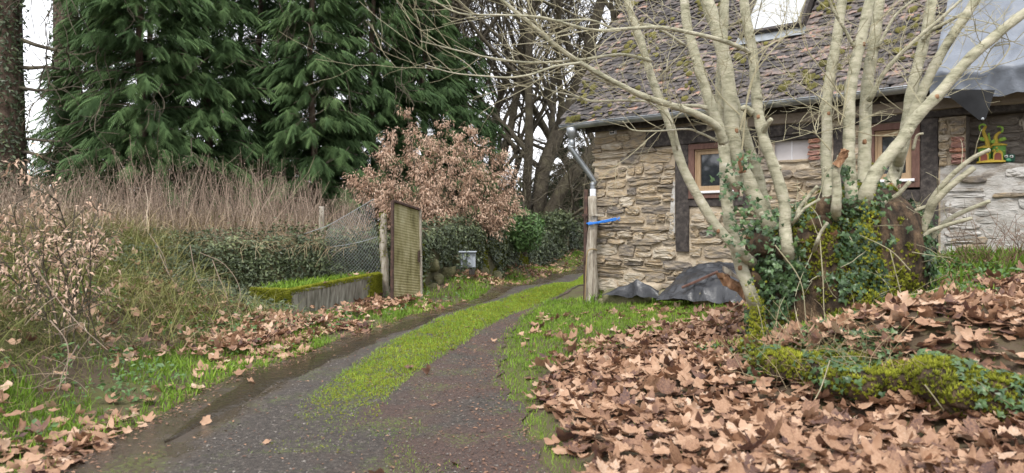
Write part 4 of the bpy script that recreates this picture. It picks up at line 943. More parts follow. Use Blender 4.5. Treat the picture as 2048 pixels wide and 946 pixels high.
b = MB(); lp = g10 * .42 + g11 * .58 - gd_ * .06 + gnr * .02 - UP * .12; beam(b, lp - UP * .09, lp + UP * .09, gd_, .035, .02, .004, 2); lk = b.build('lock_plate', M['rust'], gt)
b = MB(); beam(b, lp + gnr * .012, lp + gnr * .05, UP, .015, .015, .003, 1); b.build('latch', M['rust'], lk)

fp = thing('fence_post', 'rotting mossy wooden fence post behind the ribbed gate leaf', 'fence post', at(767, 590, 11.6))
b = MB(); P = spline([at(770, 596, 11.55), at(769, 540, 11.55), at(766, 480, 11.55), at(767, 428, 11.55)], 6); tube(b, P, np.linspace(.07, .045, len(P)), 9, lump=.35, lf=7); b.build('shaft', M['old_wood'], fp, smooth=True)
b = MB(); i = rng.integers(0, len(P), 260); an = U(2.5, 6.2, 260); PP = P[i] + np.stack([np.cos(an), np.sin(an), an * 0], -1) * .058; PP[:, 2] += U(-.05, .05, 260); mossy(b, PP, U(.012, .028, 260), U(.1, .75, 260)); b.build('moss', M['moss'], fp, smooth=True, kind='stuff')
fs = thing('fence_stake', 'bleached square stake standing among dry stems above the netting', 'stake', at(643, 470, 12.4))
b = MB(); beam(b, at(643, 490, 12.4), at(643, 413, 12.4), np.array([1, 0, 0]), .075, .06, .008, 6, .006); b.build('shaft', M['old_wood'], fs)

net = thing('wire_netting', 'sagging chain link netting hung from the mossy fence post over the ivy', 'netting', at(720, 540, 11.3))
n0, n1_, n2_, n3_ = at(640, 548, 10.95), at(764, 566, 11.42), at(748, 398, 11.5), at(655, 452, 11.0)
def NP(u, v):
    u = np.asarray(u)[..., None]; v = np.asarray(v)[..., None]
    p = (n0 * (1 - u) + n1_ * u) * (1 - v) + (n3_ * (1 - u) + n2_ * u) * v
    return p + np.array([.2, -.5, -.1]) * (np.sin(u * 3.1) * np.sin(v * 3.1)) * .22 + np.array([0, -1, 0.]) * wob(p, 3)[..., None] * .03
b = MB(); du, dv2 = 17, 18
for k in range(-dv2, du):
    for s in (1, -1):
        uv = []
        for m in range(dv2 + 1):
            uu = (k + m) / du if s == 1 else (du - k - m) / du; vv = m / dv2
            if 0 <= uu <= 1: uv.append((uu, vv))
        if len(uv) > 2:
            uv = np.array(uv); uz = uv[:, 0] + np.where(np.arange(len(uv)) % 2, .006, -.006); tube(b, NP(uz, uv[:, 1]), .0019, 3, cap=False)
b.build('mesh_lattice', M['wire'], net)
for vv in (1.0, .55):
    b = MB(); uu = np.linspace(-.9 if vv == 1 else -.2, 1, 14); tube(b, NP(np.clip(uu, 0, 1), uu * 0 + vv) + np.minimum(uu, 0)[:, None] * np.array([1.0, .1, .35]), .005, 4); b.build('strand', M['wire'], net)

def ivy_wall(name, label, base, heights, thick, nleaf, lsz, grow, cat='ivy wall', mossn=0, stones=()):
    """retaining wall along base points, wrapped in ivy"""
    B = spline(np.array(base), 6); H = np.interp(np.linspace(0, 1, len(B)), np.linspace(0, 1, len(heights)), heights)
    root = thing(name, label, cat, B[0]); T = unit(np.gradient(B, axis=0) * np.array([1, 1, 0])); N = np.stack([T[:, 1], -T[:, 0], T[:, 0] * 0], -1)   # towards the track
    prof = [(0, -.2), (.0, .1), (.03, .5), (.02, .85), (-.10, 1.0), (-.35, 1.02), (-.5, .6), (-.5, -.2)]; k = len(prof)
    V = np.array([[B[i] + N[i] * (o * thick) + UP * (H[i] * z) for o, z in prof] for i in range(len(B))]); V += (wob(V, 2.2) * .07 + wob(V, 6) * .03)[..., None] * N[:, None]
    V[..., 2] += wob(V, 2.5) * .06
    b = MB(); b.add(V.reshape(-1, 3), None, grid_quads(len(B), k)[:, ::-1]); b.build('wall_core', M['soil_wall'], root, smooth=True)
    VV, TT = soup(b); a0 = VV[TT].mean(1); pr = (TT % k).min(1); TT = TT[pr < 5]
    P, nn = sample(VV, TT, nleaf); cov = wob(P, 1.6) + wob(P, 5) * .5 - (.55 if mossn else 0) * np.clip((EYE - .35 - P[:, 2]) * 2.2, 0, 1); nn = nn[cov > -.6]; P = P[cov > -.6]
    nn = np.where((nn[:, :1] * 0 + np.sum(nn * np.array([0, -1, .4]), 1, keepdims=True)) < 0, -nn, nn)
    P = P + nn * np.abs(rng.normal(0, grow, len(P)))[:, None] ; P[:, 2] += np.where(nn[:, 2] > .6, np.abs(rng.normal(0, grow * 1.4, len(P))), 0)
    b = MB(); scatter(b, SIMPLE, P, frames(nn + np.array([0, 0, .35]), U(0, 6.28, len(P)), .55), U(*lsz, len(P)), np.clip(rng.normal(.46, .22, len(P)) + .2 * wob(P, 1.9) + .12 * (P[:, 2] > B[0, 2] + .85), 0, 1)); b.build('ivy', M['hedge_ivy'], root, kind='stuff')
    if mossn:
        P, nn = sample(VV, TT, mossn); P = P[(wob(P, 1.3) > -.25) & (P[:, 2] < B[0, 2] + .85)]; b = MB(); mossy(b, P + np.array([0, -.06, .02]), U(.02, .05, len(P)), U(0, .8, len(P))); b.build('moss', M['moss'], root, smooth=True, kind='stuff')
    for j, (px, py, Y, sz) in enumerate(stones):
        b = MB(); Yw = float(np.interp(px, [835, 880, 940, 1000], [12.62, 13.72, 15.0, 16.8])) + .02; boulder(b, at(px, py, Yw), (sz[0] * Yw / Y, .12, sz[2] * Yw / Y), U(.0, .4), j + 2, 12); b.V[0] += (wob(b.V[0], 7) * .03)[:, None]; b.build('stone', M['mossy_stone'], root, smooth=True)
    return root
def gb(px, Y, dz=-.05): x = (px - 1024) / FPX * Y; return [x, Y, float(gz(x, Y)) + dz]
iw = ivy_wall('ivy_wall', 'low mossy stone wall overgrown with ivy carrying the grey meter box', [gb(835, 12.6), gb(880, 13.7), gb(940, 15.0), gb(1000, 16.8), gb(1060, 19.3)], [.98, .98, 1.0, .97, .95], .5, 15000, (.05, .10), .05, mossn=12000,
    stones=[(862, 530, 12.95, (.16, .1, .12)), (868, 560, 12.9, (.18, .1, .12)), (890, 545, 13.5, (.2, .12, .13)), (912, 560, 13.9, (.18, .1, .14)), (905, 520, 13.9, (.15, .1, .1)), (932, 552, 14.4, (.17, .1, .13)), (948, 568, 14.5, (.16, .1, .1)), (960, 545, 15.0, (.2, .1, .12)), (985, 555, 15.9, (.2, .1, .14)), (858, 578, 12.7, (.2, .1, .1))])
iw2 = ivy_wall('ivy_wall', 'far stretch of ivy hedge where the track bends behind the cottage', [gb(1055, 19.4), gb(1100, 21.5), gb(1150, 24.0), gb(1210, 27)], [.95, .9, .95, 1.0], .5, 9000, (.07, .13), .08, cat='ivy hedge')
iw3 = ivy_wall('ivy_bank', 'dark ivy covered bank wall behind the concrete trough', [[-4.55, 9.6, .1], [-3.75, 10.25, .05], [-3.0, 10.75, .05], [-2.45, 11.4, .05], [-1.95, 12.0, .05]], [.80, .98, 1.0, .98, .98], .6, 12000, (.035, .075), .055, cat='ivy bank')
mb_ = thing('meter_box', 'grey plastic meter box set in the ivy covered wall', 'meter box', at(936, 535, 14.2)); YM = 14.05
b = MB(); c0, c1 = at(922, 519, YM), at(951, 519, YM); beam(b, c0, c1, UP, .30, .16, .012, 2); bx_ = b.build('housing', M['meter'], mb_)
b = MB(); beam(b, at(918, 503.5, YM - .03), at(953, 503.5, YM - .03), UP, .022, .23, .005, 1); b.build('lid', M['meter'], mb_)
b = MB(); beam(b, at(926, 520, YM - .088), at(944, 520, YM - .088), UP, .22, .012, .003, 1); b.build('door', M['meter'], mb_)
b = MB(); beam(b, at(938, 544, YM - .02), at(949, 544, YM - .02), UP, .1, .07, .006, 1); b.build('conduit', M['timber'], mb_)
# ivy creeping over the meter box
b = MB(); P = np.array([at(U(917, 936), U(504, 534), YM - .11 - U(0, .05)) for _ in range(50)]); scatter(b, SIMPLE, P, frames(np.tile([0, -1., .3], (50, 1)), U(0, 6.28, 50), .5), U(.05, .09, 50), U(.1, .7, 50)); b.build('ivy', M['hedge_ivy'], iw, kind='stuff')

# ------------------------------------------------------------------ pollarded tree
Y0 = 6.2
tr = thing('pollard_tree', 'pollarded tree with pale smooth stems rising from a broad ivy covered stool', 'tree', at(1660, 690, Y0))
prof = [(745, 1470, 1830), (715, 1492, 1812), (690, 1504, 1798), (650, 1514, 1802), (600, 1514, 1815), (560, 1508, 1826), (525, 1498, 1834), (495, 1494, 1836), (465, 1512, 1832), (435, 1560, 1822), (405, 1618, 1800), (385, 1650, 1780), (375, 1690, 1745)]
k = 40; a = np.arange(k) * 2 * math.pi / k; V = []
for py, l, r in prof:
    c = at((l + r) / 2, py, Y0); hw = (r - l) / 2 / FPX * Y0; hd = min(hw * .85, .52)
    V.append(np.stack([c[0] + hw * np.cos(a), c[1] + hd * np.sin(a), np.full(k, c[2])], -1))
V = np.array(V); cen = V.mean(1, keepdims=True); dirv = unit((V - cen) * np.array([1, 1, 0]))
V = V + dirv * (wob(V, 2.4) * .07 + wob(V, 6.5) * .03)[..., None]; V[..., 2] += wob(V, 3) * .03
b = MB(); i = np.arange(len(prof) - 1)[:, None] * k; j = np.arange(k)[None, :]; j2 = (j + 1) % k
Vf = np.concatenate([V.reshape(-1, 3), [V[-1].mean(0) + UP * .02]]); e = (len(prof) - 1) * k
b.add(Vf, [(e + q, e + (q + 1) % k, len(Vf) - 1) for q in range(k)], np.stack([i + j, i + j2, i + k + j2, i + k + j], -1).reshape(-1, 4))
b.build('stool', M['rough_bark'], tr, smooth=True); SV, ST = soup(b)
for px, py, Y, r in ((1530, 490, 5.95, .09), (1500, 560, 5.95, .09), (1600, 470, 5.85, .08), (1660, 415, 5.85, .10), (1720, 405, 5.9, .10), (1775, 430, 5.95, .09), (1815, 520, 6.05, .10), (1570, 505, 5.82, .07), (1640, 450, 5.8, .08), (1690, 470, 5.78, .09)):
    b = MB(); boulder(b, at(px, py, Y), (r, r * .8, r * .9), .5, px % 7, 14); b.V[0] += (wob(b.V[0], 9) * .02)[:, None]; b.build('burr', M['rough_bark'], tr, smooth=True)
LIMBS = []
def limb(pts, r0, r1, Y0_, Y1_, name='limb', m='bark', knobs=0, seg=5, k=12):
    pts = np.array(pts, float); n = len(pts); Ys = np.linspace(Y0_, Y1_, n)
    if r0 >= 14 or name == 'shoot': pts = np.vstack([pts[0] + (pts[0] - pts[1]) / np.linalg.norm(pts[0] - pts[1]) * 42, pts]); Ys = np.concatenate([[Y0_ + .5], Ys]); n += 1
    C = np.array([at(x, y, Y) for (x, y), Y in zip(pts, Ys)])
    P = spline(C, seg); rr = (.78 if r0 > 9 else .85) * np.linspace(r0, r1, len(P)) / FPX * np.interp(np.linspace(0, 1, len(P)), [0, 1], [Y0_, Y1_])
    if r0 > 9: rr = rr * (1 + .28 * np.exp(-np.arange(len(P)) / 2.0)) * (1 + .05 * np.sin(np.arange(len(P)) * 1.7 + pts[0, 0]))
    b = MB(); tube(b, P, rr, k if r0 > 6 else 7, tone=float(U(.3, .7)), lump=.07 if r0 > 6 else .03, lf=4)
    o = b.build(name, M[m], tr, smooth=True); LIMBS.append((P, rr, o))
    for q in range(knobs):
        i = int(U(.15, .9) * len(P)); an = U(3.6, 5.8); kb = MB(); c = P[i] + np.array([math.cos(an), math.sin(an), 0]) * rr[i] * .86
        boulder(kb, c, (rr[i] * .34, rr[i] * .3, rr[i] * .42), .1, q, 8); ko = kb.build('bark_scar', M['split_wood'] if q % 2 else M['bark'], o, smooth=True)
    return o
limb([(1506, 600), (1478, 520), (1461, 455), (1452, 385), (1450, 320), (1443, 270), (1420, 205), (1393, 120), (1374, 50), (1366, -30)], 17, 12, 5.9, 6.2, knobs=3)
limb([(1488, 510), (1440, 462), (1400, 400), (1364, 330), (1341, 254), (1320, 203), (1299, 140), (1278, 72), (1261, 25), (1246, -30)], 14, 9, 5.8, 5.9, knobs=2)
limb([(1540, 455), (1507, 388), (1480, 327), (1466, 275), (1461, 210), (1453, 143), (1435, 63), (1413, 0), (1400, -40)], 21, 16, 6.0, 6.3, knobs=3)
limb([(1535, 440), (1515, 345), (1500, 300), (1484, 245), (1468, 195)], 15, 10, 6.35, 6.4)
limb([(1450, 310), (1441, 222), (1440, 160), (1446, 80), (1450, -20)], 12, 12, 6.45, 6.6)
limb([(1576, 505), (1570, 460), (1568, 405), (1549, 336), (1530, 285), (1516, 222), (1510, 159), (1504, 95), (1492, 32), (1484, -30)], 16, 12, 5.75, 5.9, knobs=3)
limb([(1656, 420), (1655, 360), (1652, 310), (1654, 260), (1653, 206), (1662, 143), (1675, 70), (1688, -30)], 15, 12, 6.0, 6.2, knobs=3)
limb([(1706, 410), (1702, 370), (1698, 320), (1698, 260), (1700, 190), (1711, 127), (1726, 63), (1747, -30)], 16, 13, 5.85, 6.0, knobs=3)
limb([(1732, 390), (1729, 340), (1730, 285), (1732, 206), (1738, 143), (1749, 79), (1762, -30)], 17, 13, 6.2, 6.4, knobs=3)
limb([(1768, 420), (1784, 360), (1799, 313), (1813, 254), (1822, 190), (1837, 127), (1856, 48), (1870, -30)], 17, 12, 6.3, 6.6, knobs=2)
limb([(1800, 310), (1814, 256), (1842, 190), (1871, 127), (1910, 63), (1944, 12), (1966, -30)], 14, 11, 6.2, 6.2, knobs=1)
limb([(1728, 400), (1750, 348), (1775, 315), (1805, 278), (1832, 236), (1881, 184), (1932, 124), (1989, 73), (2048, 26), (2110, -20)], 19, 11, 5.7, 5.7, knobs=3)
limb([(1738, 200), (1746, 188), (1764, 152), (1798, 111), (1843, 70), (1887, 32), (1935, -12)], 7, 3, 6.2, 5.9, 'branch')
limb([(1846, 80), (1862, 62), (1894, 44), (1924, 28)], 6, 3.5, 6.5, 6.3, 'branch')
limb([(1756, 95), (1786, 38), (1811, 13), (1836, -6)], 4, 2.5, 6.3, 6.2, 'branch')
limb([(1708, 95), (1690, 60), (1664, 15), (1655, -20)], 4, 3, 5.9, 5.8, 'branch')
limb([(1448, 285), (1436, 258), (1417, 241), (1383, 224), (1337, 209), (1286, 192), (1227, 163), (1163, 127), (1108, 89), (1066, 51), (1024, 17), (980, -20)], 11, 4, 5.8, 5.2, 'branch', knobs=1)
limb([(1506, 112), (1493, 101), (1447, 82), (1383, 66), (1320, 55), (1261, 57), (1193, 61), (1138, 49), (1079, 34), (1000, 30), (920, 27), (865, 0)], 6, 1.6, 5.9, 5.0, 'branch')
limb([(1300, 122), (1281, 116), (1236, 109), (1157, 120), (1062, 125), (983, 116), (903, 98), (840, 82)], 4.5, 1.2, 5.8, 5.0, 'branch')
limb([(1160, 126), (1110, 133), (1062, 149), (1018, 155), (967, 152), (907, 146), (850, 130)], 3.4, 1.0, 5.3, 5.0, 'branch')
limb([(1310, 203), (1236, 201), (1183, 203), (1141, 190), (1094, 178), (1056, 152)], 3.2, 1.0, 5.8, 5.5, 'branch')
limb([(1414, 216), (1396, 212), (1350, 210)], 6, 3, 6.0, 6.0, 'branch')
limb([(1440, 284), (1400, 266), (1373, 258), (1316, 262), (1265, 260), (1245, 242)], 3, 1.2, 5.8, 5.6, 'branch')
limb([(1370, 90), (1300, 50), (1240, 60), (1180, 40), (1110, 41), (1046, 32), (973, 30)], 3.5, 1.2, 6.1, 5.6, 'branch')
limb([(1355, 300), (1340, 240), (1300, 205), (1262, 180), (1240, 140)], 2.2, 1.0, 5.8, 5.6, 'branch')
limb([(1806, 540), (1820, 505), (1842, 463), (1858, 427), (1870, 403), (1903, 370), (1948, 335)], 17, 7, 6.05, 5.7, 'shoot')
limb([(1830, 490), (1852, 440), (1862, 402), (1897, 357), (1941, 319), (1980, 299)], 9, 4.5, 6.0, 5.6, 'shoot')
limb([(1838, 505), (1865, 474), (1897, 440), (1935, 420), (1980, 402)], 8, 4.5, 6.1, 5.9, 'shoot')
limb([(1835, 495), (1855, 466), (1897, 449), (1944, 436)], 6, 4.5, 5.95, 5.7, 'shoot')
limb([(1808, 455), (1818, 432), (1834, 420), (1856, 412)], 6, 4.5, 6.0, 5.9, 'shoot')
limb([(1758, 412), (1776, 400), (1797, 388), (1820, 363)], 6, 5, 5.85, 5.7, 'shoot')
limb([(1594, 435), (1600, 415), (1620, 390), (1635, 372)], 6, 4, 5.8, 5.7, 'shoot')
limb([(1590, 440), (1608, 418), (1640, 398)], 5, 3, 5.7, 5.6, 'shoot')
limb([(1632, 490), (1640, 468), (1655, 445)], 5, 3.5, 5.6, 5.5, 'shoot')
limb([(1672, 420), (1674, 380), (1672, 345), (1682, 312)], 14, 9, 5.65, 5.6, 'broken_stub')
limb([(1455, 345), (1478, 370), (1478, 345), (1480, 322)], 12, 10, 5.9, 5.8, 'broken_stub', m='bark')
limb([(1527, 262), (1533, 250), (1543, 238)], 8, 5, 5.8, 5.7, 'broken_stub')
limb([(1504, 226), (1492, 216), (1484, 217)], 9, 6, 5.8, 5.75, 'broken_stub')
limb([(1826, 300), (1834, 272), (1846, 267)], 4, 2.5, 5.7, 5.6, 'broken_stub')
b = MB(); beam(b, at(1674, 332, 5.58), at(1690, 300, 5.55), D, .05, .03, .006, 4, .01); b.build('torn_wood', M['split_wood'], tr)
b = MB(); beam(b, at(1480, 312, 5.78), at(1484, 345, 5.78), D, .05, .03, .006, 4, .012); b.build('torn_wood', M['split_wood'], tr)
# twigs: long thin shoots off the branches
tw = MB(); nt_w = 0
def twig(mb, p, d, L, r, lvl, up=.25):
    n = 6; P = [np.array(p)]; d = unit(d)
    for i in range(n): d = unit(d + rng.normal(size=3) * .13 + UP * up * .10); P.append(P[-1] + d * L / n)
    P = np.array(P); tube(mb, P, np.linspace(r, max(r * .45, .0011), n + 1), 4 if lvl else 5, tone=float(U(.25, 1)), cap=False)
    if lvl > 0:
        for q in range(int(U(2, 5))):
            i = int(U(1, n)); s = unit(np.cross(d, rng.normal(size=3))); twig(mb, P[i], d + s * U(.6, 1.2), L * U(.3, .6), r * .6, lvl - 1, up)
for P, rr, o in LIMBS:
    nm = o.name.split('.')[0]
    if nm == 'branch':
        L_ = np.linalg.norm(np.diff(P, axis=0), axis=1).sum(); cnt = int(L_ * 6)
        for q in range(cnt):
            i = int(U(.12, 1) * (len(P) - 1)); d = unit(P[min(i + 1, len(P) - 1)] - P[max(i - 1, 0)]); s = unit(np.cross(d, rng.normal(size=3))); twig(tw, P[i], d * 1.0 + s * U(.5, 1.0) + UP * .25, U(.3, .95), min(rr[i] * .5, .0036), 1)
    elif nm == 'limb':
        for q in range(7):
            i = int(U(.5, 1) * (len(P) - 1)); s = unit(rng.normal(size=3) * np.array([1.2, .8, .4])); twig(tw, P[i], s + UP * .5, U(.35, 1.0), .004, 2)
    elif nm == 'shoot':
        for q in range(2): i = int(U(.3, 1) * (len(P) - 1)); twig(tw, P[i], rng.normal(size=3) * .6 + UP, U(.1, .25), .003, 0)
for pts in ([(1484, 300), (1500, 170), (1545, 100), (1590, 50), (1612, 0)], [(1480, 260), (1515, 130), (1560, 60), (1580, -10)], [(1690, 235), (1640, 195), (1590, 160), (1550, 110)], [(1690, 200), (1660, 160), (1610, 90), (1600, 20)], [(1700, 150), (1680, 250), (1672, 160)], [(1500, 120), (1540, 90), (1600, 60)],
            [(1480, 230), (1440, 190), (1400, 120)], [(1660, 300), (1625, 260)], [(1960, 140), (1990, 90), (2040, 82)], [(1930, 60), (1975, 65), (2048, 92)], [(1990, 92), (2020, 90), (1995, 130), (1960, 148)]):
    P = spline([at(x, y, 5.75) for x, y in pts], 5); tube(tw, P, np.linspace(.006, .0025, len(P)), 5, tone=.4)
    for q in range(5): i = int(U(.3, 1) * (len(P) - 1)); twig(tw, P[i], rng.normal(size=3) * .5 + UP * .6, U(.15, .5), .003, 1)
tw.build('twigs', M['twig'], tr, kind='stuff')
# dead sprouts and brambles on the stool
b = MB()
for q in range(110):
    p, nn = sample(SV, ST, 1); p = p[0]; nn = nn[0]
    if p[1] < Y0 + .1: twig(b, p, nn * .6 + UP * U(-1.2, .8) + rng.normal(size=3) * .35, U(.12, .45), U(.002, .004), 0, -.2)
for pts in ([(1490, 560), (1515, 610), (1528, 680), (1530, 745)], [(1550, 490), (1600, 560), (1612, 640)], [(1640, 480), (1646, 560), (1650, 640), (1668, 700)], [(1780, 500), (1800, 580), (1815, 640)], [(1500, 755), (1530, 715), (1548, 690)], [(1628, 690), (1620, 760), (1610, 810)], [(1700, 740), (1680, 800)], [(1820, 540), (1780, 500), (1720, 470)], [(1815, 590), (1850, 585), (1880, 575)], [(1760, 650), (1800, 645), (1835, 640)]):
    P = spline([at(x, y, 5.55) for x, y in pts], 5); tube(b, P, np.linspace(.0048, .003, len(P)), 5, tone=.5)
b.build('dead_sprouts', M['twig'], tr, kind='stuff')
# ivy and moss wrapping the stool
P, nn = sample(SV, ST, 15000); front = nn[:, 1] < .35; P, nn = P[front], nn[front]
cov = wob(P, 2.3) + .6 * wob(P, 7) + .18 - .5 * np.clip((P[:, 2] - 1.15) * 1.5, 0, 1); kp = cov > 0.05
Pi, ni = P[kp], nn[kp]; Pi = Pi + ni * np.abs(rng.normal(.02, .028, len(Pi)))[:, None]
b = MB(); fr3 = frames(ni + np.array([0, -.1, .25]), U(0, 6.28, len(Pi)), .42); scatter(b, IVY, Pi, fr3, U(.024, .058, len(Pi)), np.clip(rng.normal(.42, .2, len(Pi)), 0, 1)); b.build('ivy', M['ivy'], tr, kind='stuff')
b = MB()
for px, py, n_, s_ in ((1470, 365, 40, 18), (1490, 320, 18, 12), (1500, 440, 70, 30), (1700, 400, 90, 28), (1690, 340, 30, 8), (1745, 400, 60, 22), (1560, 530, 90, 40), (1485, 470, 40, 25)):
    Pq = np.array([at(px + rng.normal() * s_, py + rng.normal() * s_, 5.62 + U(0, .12)) for _ in range(n_)]); scatter(b, IVY, Pq, frames(np.tile([0, -1., .35], (n_, 1)), U(0, 6.28, n_), .45), U(.024, .055, n_), U(.15, .8, n_))
b.build('ivy', M['ivy'], tr, kind='stuff')
P, nn = sample(SV, ST, 15000); kp = (nn[:, 1] < .3) & (wob(P + 3, 2.6) + .4 * wob(P, 8) > -.05); P, nn = P[kp], nn[kp]
b = MB(); mossy(b, P + nn * .01, U(.012, .034, len(P)), np.clip(rng.normal(.5, .25, len(P)), 0, 1))
for px, py, sx, sy, n_ in ((1737, 470, 8, 34, 120), (1512, 650, 10, 40, 220), (1750, 620, 25, 25, 220), (1790, 560, 20, 40, 150), (1510, 690, 14, 20, 120)):
    Pq = np.array([at(px + rng.normal() * sx, py + rng.normal() * sy, 5.57 + U(-.04, .05)) for _ in range(n_)]); mossy(b, Pq, U(.012, .03, n_), U(.45, 1, n_))
b.build('moss', M['moss'], tr, smooth=True, kind='stuff')

# ------------------------------------------------------------------ mossy log edging the terrace
lg = thing('mossy_log', 'fallen mossy log edging the leaf covered terrace in front of the tree', 'log', at(1700, 780, 4.5))
C = [at(1490, 716, 5.4), at(1560, 744, 5.0), at(1630, 760, 4.72), at(1720, 778, 4.42), at(1820, 782, 4.22), at(1920, 812, 3.93), at(2040, 824, 3.75), at(2160, 836, 3.6)]
LP = spline(C, 6); lr = np.interp(np.linspace(0, 1, len(LP)), [0, .2, .6, 1], [.09, .12, .145, .145])
b = MB(); tube(b, LP, lr, 18, lump=.42, lf=3.4); 
for q in range(16):
    i = int(U(3, len(LP) - 6)); r_ = U(.06, .13); boulder(b, LP[i] + np.array([U(-.08, .08), U(-.16, .06), lr[i] * U(.2, .85)]), (r_ * 1.5, r_, r_ * .8), .5, q, 14)
b.build('log_body', M['rough_bark'], lg, smooth=True); LV, LT = soup(b)
P, nn = sample(LV, LT, 14000); kp = ((nn[:, 2] > -.55) & (wob(P, 3) + .4 * wob(P, 9) > -.85) & (nn[:, 1] < .6)); P, nn = P[kp], nn[kp]
b = MB(); mossy(b, P + nn * .005, U(.012, .034, len(P)), np.clip(rng.normal(.55, .2, len(P)) + .25 * wob(P, 4), 0, 1)); b.build('moss', M['moss'], lg, smooth=True, kind='stuff')
P, nn = sample(LV, LT, 3600); kp = (nn[:, 2] > -.3) & (wob(P + 7, 3.2) > .0) & (nn[:, 1] < .7); P, nn = P[kp], nn[kp]
b = MB(); scatter(b, IVY, P + nn * .03, frames(nn + np.array([0, -.2, .3]), U(0, 6.28, len(P)), .4), U(.02, .05, len(P)), U(.2, .85, len(P))); b.build('ivy', M['ivy'], lg, kind='stuff')
b = MB(); beam(b, at(1868, 752, 3.93), at(1912, 788, 3.84), UP, .05, .03, .008, 6, .014); b.build('bare_wood', M['split_wood'], lg)
for pts in ([(1738, 745), (1742, 790)], [(1978, 745), (1982, 800), (1984, 850)], [(1850, 770), (1880, 810), (1905, 845)], [(1660, 720), (1640, 780), (1610, 830)]):
    P = spline([at(x, y, 3.85 if x > 1800 else 4.3) for x, y in pts], 5); b = MB(); tube(b, P, .0035, 5, tone=.6); b.build('dead_stalk', M['twig'], lg)

b = MB(); 
for q in range(46):
    i = int(U(2, len(LP) - 8)); c = LP[i] + np.array([U(-.1, .1), U(-.2, .05), lr[i] * U(.2, .9)]); twig(b, c, np.array([U(-.8, .6), U(-.5, .2), U(-.2, .9)]), U(.10, .32), .0022, 0, -.15)
b.build('dead_grass', M['straw'], lg, kind='stuff')

# moss and ivy on the ground between the log and the stool
b = MB(); pts = [ray_ground(U(1500, 1760), U(690, 770)) for _ in range(1900)]; P = np.array(pts); P = P[wob(P, 2.5) + .4 * wob(P, 8) > -.35]; mossy(b, P + UP * .01, U(.014, .036, len(P)), np.clip(rng.normal(.5, .25, len(P)), 0, 1)); b.build('ground_moss', M['moss'], smooth=True, kind='stuff')
b = MB(); P = np.array([ray_ground(U(1500, 1800), U(675, 775)) for _ in range(900)]); P[:, 2] += U(.01, .07, len(P)); scatter(b, IVY, P, frames(np.tile([0, -.5, .9], (len(P), 1)), U(0, 6.28, len(P)), .5), U(.022, .05, len(P)), U(.2, .9, len(P))); b.build('ground_ivy', M['ivy'], kind='stuff')
b = MB(); P = np.array([ray_ground(U(1500, 1800), U(680, 785)) for _ in range(160)])
for p in P: twig(b, p, np.array([U(-.9, .5), U(-.6, .2), U(.1, 1)]), U(.12, .4), .0022, 0, -.2)
b.build('dead_grass', M['straw'], kind='stuff')

for k, (px, Y) in enumerate([(505, 10.0), (560, 10.3), (600, 10.6), (640, 10.7), (690, 11.1)]):
    b = MB()
    for q in range(26):
        p = at(px + U(-28, 28), 488 + U(-6, 10), Y); twig(b, p, np.array([U(-.4, .4), -.8, U(-.2, .5)]), U(.2, .5), .0028, 0, -.55)
    b.build('trailing_stems', M['straw'], iw3, kind='stuff')

# ------------------------------------------------------------------ trees of the backdrop
def grow(mb, p, d, L, r, lvl, maxl, kids, up=.12, wander=.16, spread=(.45, 1.0), leaves=None, rmin=.006, taper=.55):
    n = (7, 5, 5, 3, 3, 3)[lvl]; P = [np.array(p, float)]; d = unit(d); Ds = [d]
    for i in range(n):
        d = unit(d + rng.normal(size=3) * wander + UP * up * (.6 if lvl else 1)); P.append(P[-1] + d * L / n); Ds.append(d)
    P = np.array(P); rr = np.linspace(r, max(r * taper, rmin), n + 1); tube(mb, P, rr, (10, 7, 5, 3, 3, 3)[lvl], tone=float(U(.2, .8)), cap=False, lump=.1 if lvl == 0 else 0)
    if leaves is not None and lvl >= maxl - 1:
        for q in P[1:]: leaves.append(q)
    if lvl < maxl:
        for q in range(kids[lvl]):
            t = U(.3, 1) if lvl else U(.35, 1); i = min(int(t * n), n - 1); s = unit(np.cross(Ds[i], rng.normal(size=3))); a = U(*spread)
            grow(mb, P[i] + (P[i + 1] - P[i]) * U(), Ds[i] * math.cos(a) + s * math.sin(a), L * U(.45, .75), max(rr[i] * U(.38, .6), rmin), lvl + 1, maxl, kids, up, wander, spread, leaves, rmin, taper)
def px2x(px, Y): return (px - 1024) / FPX * Y
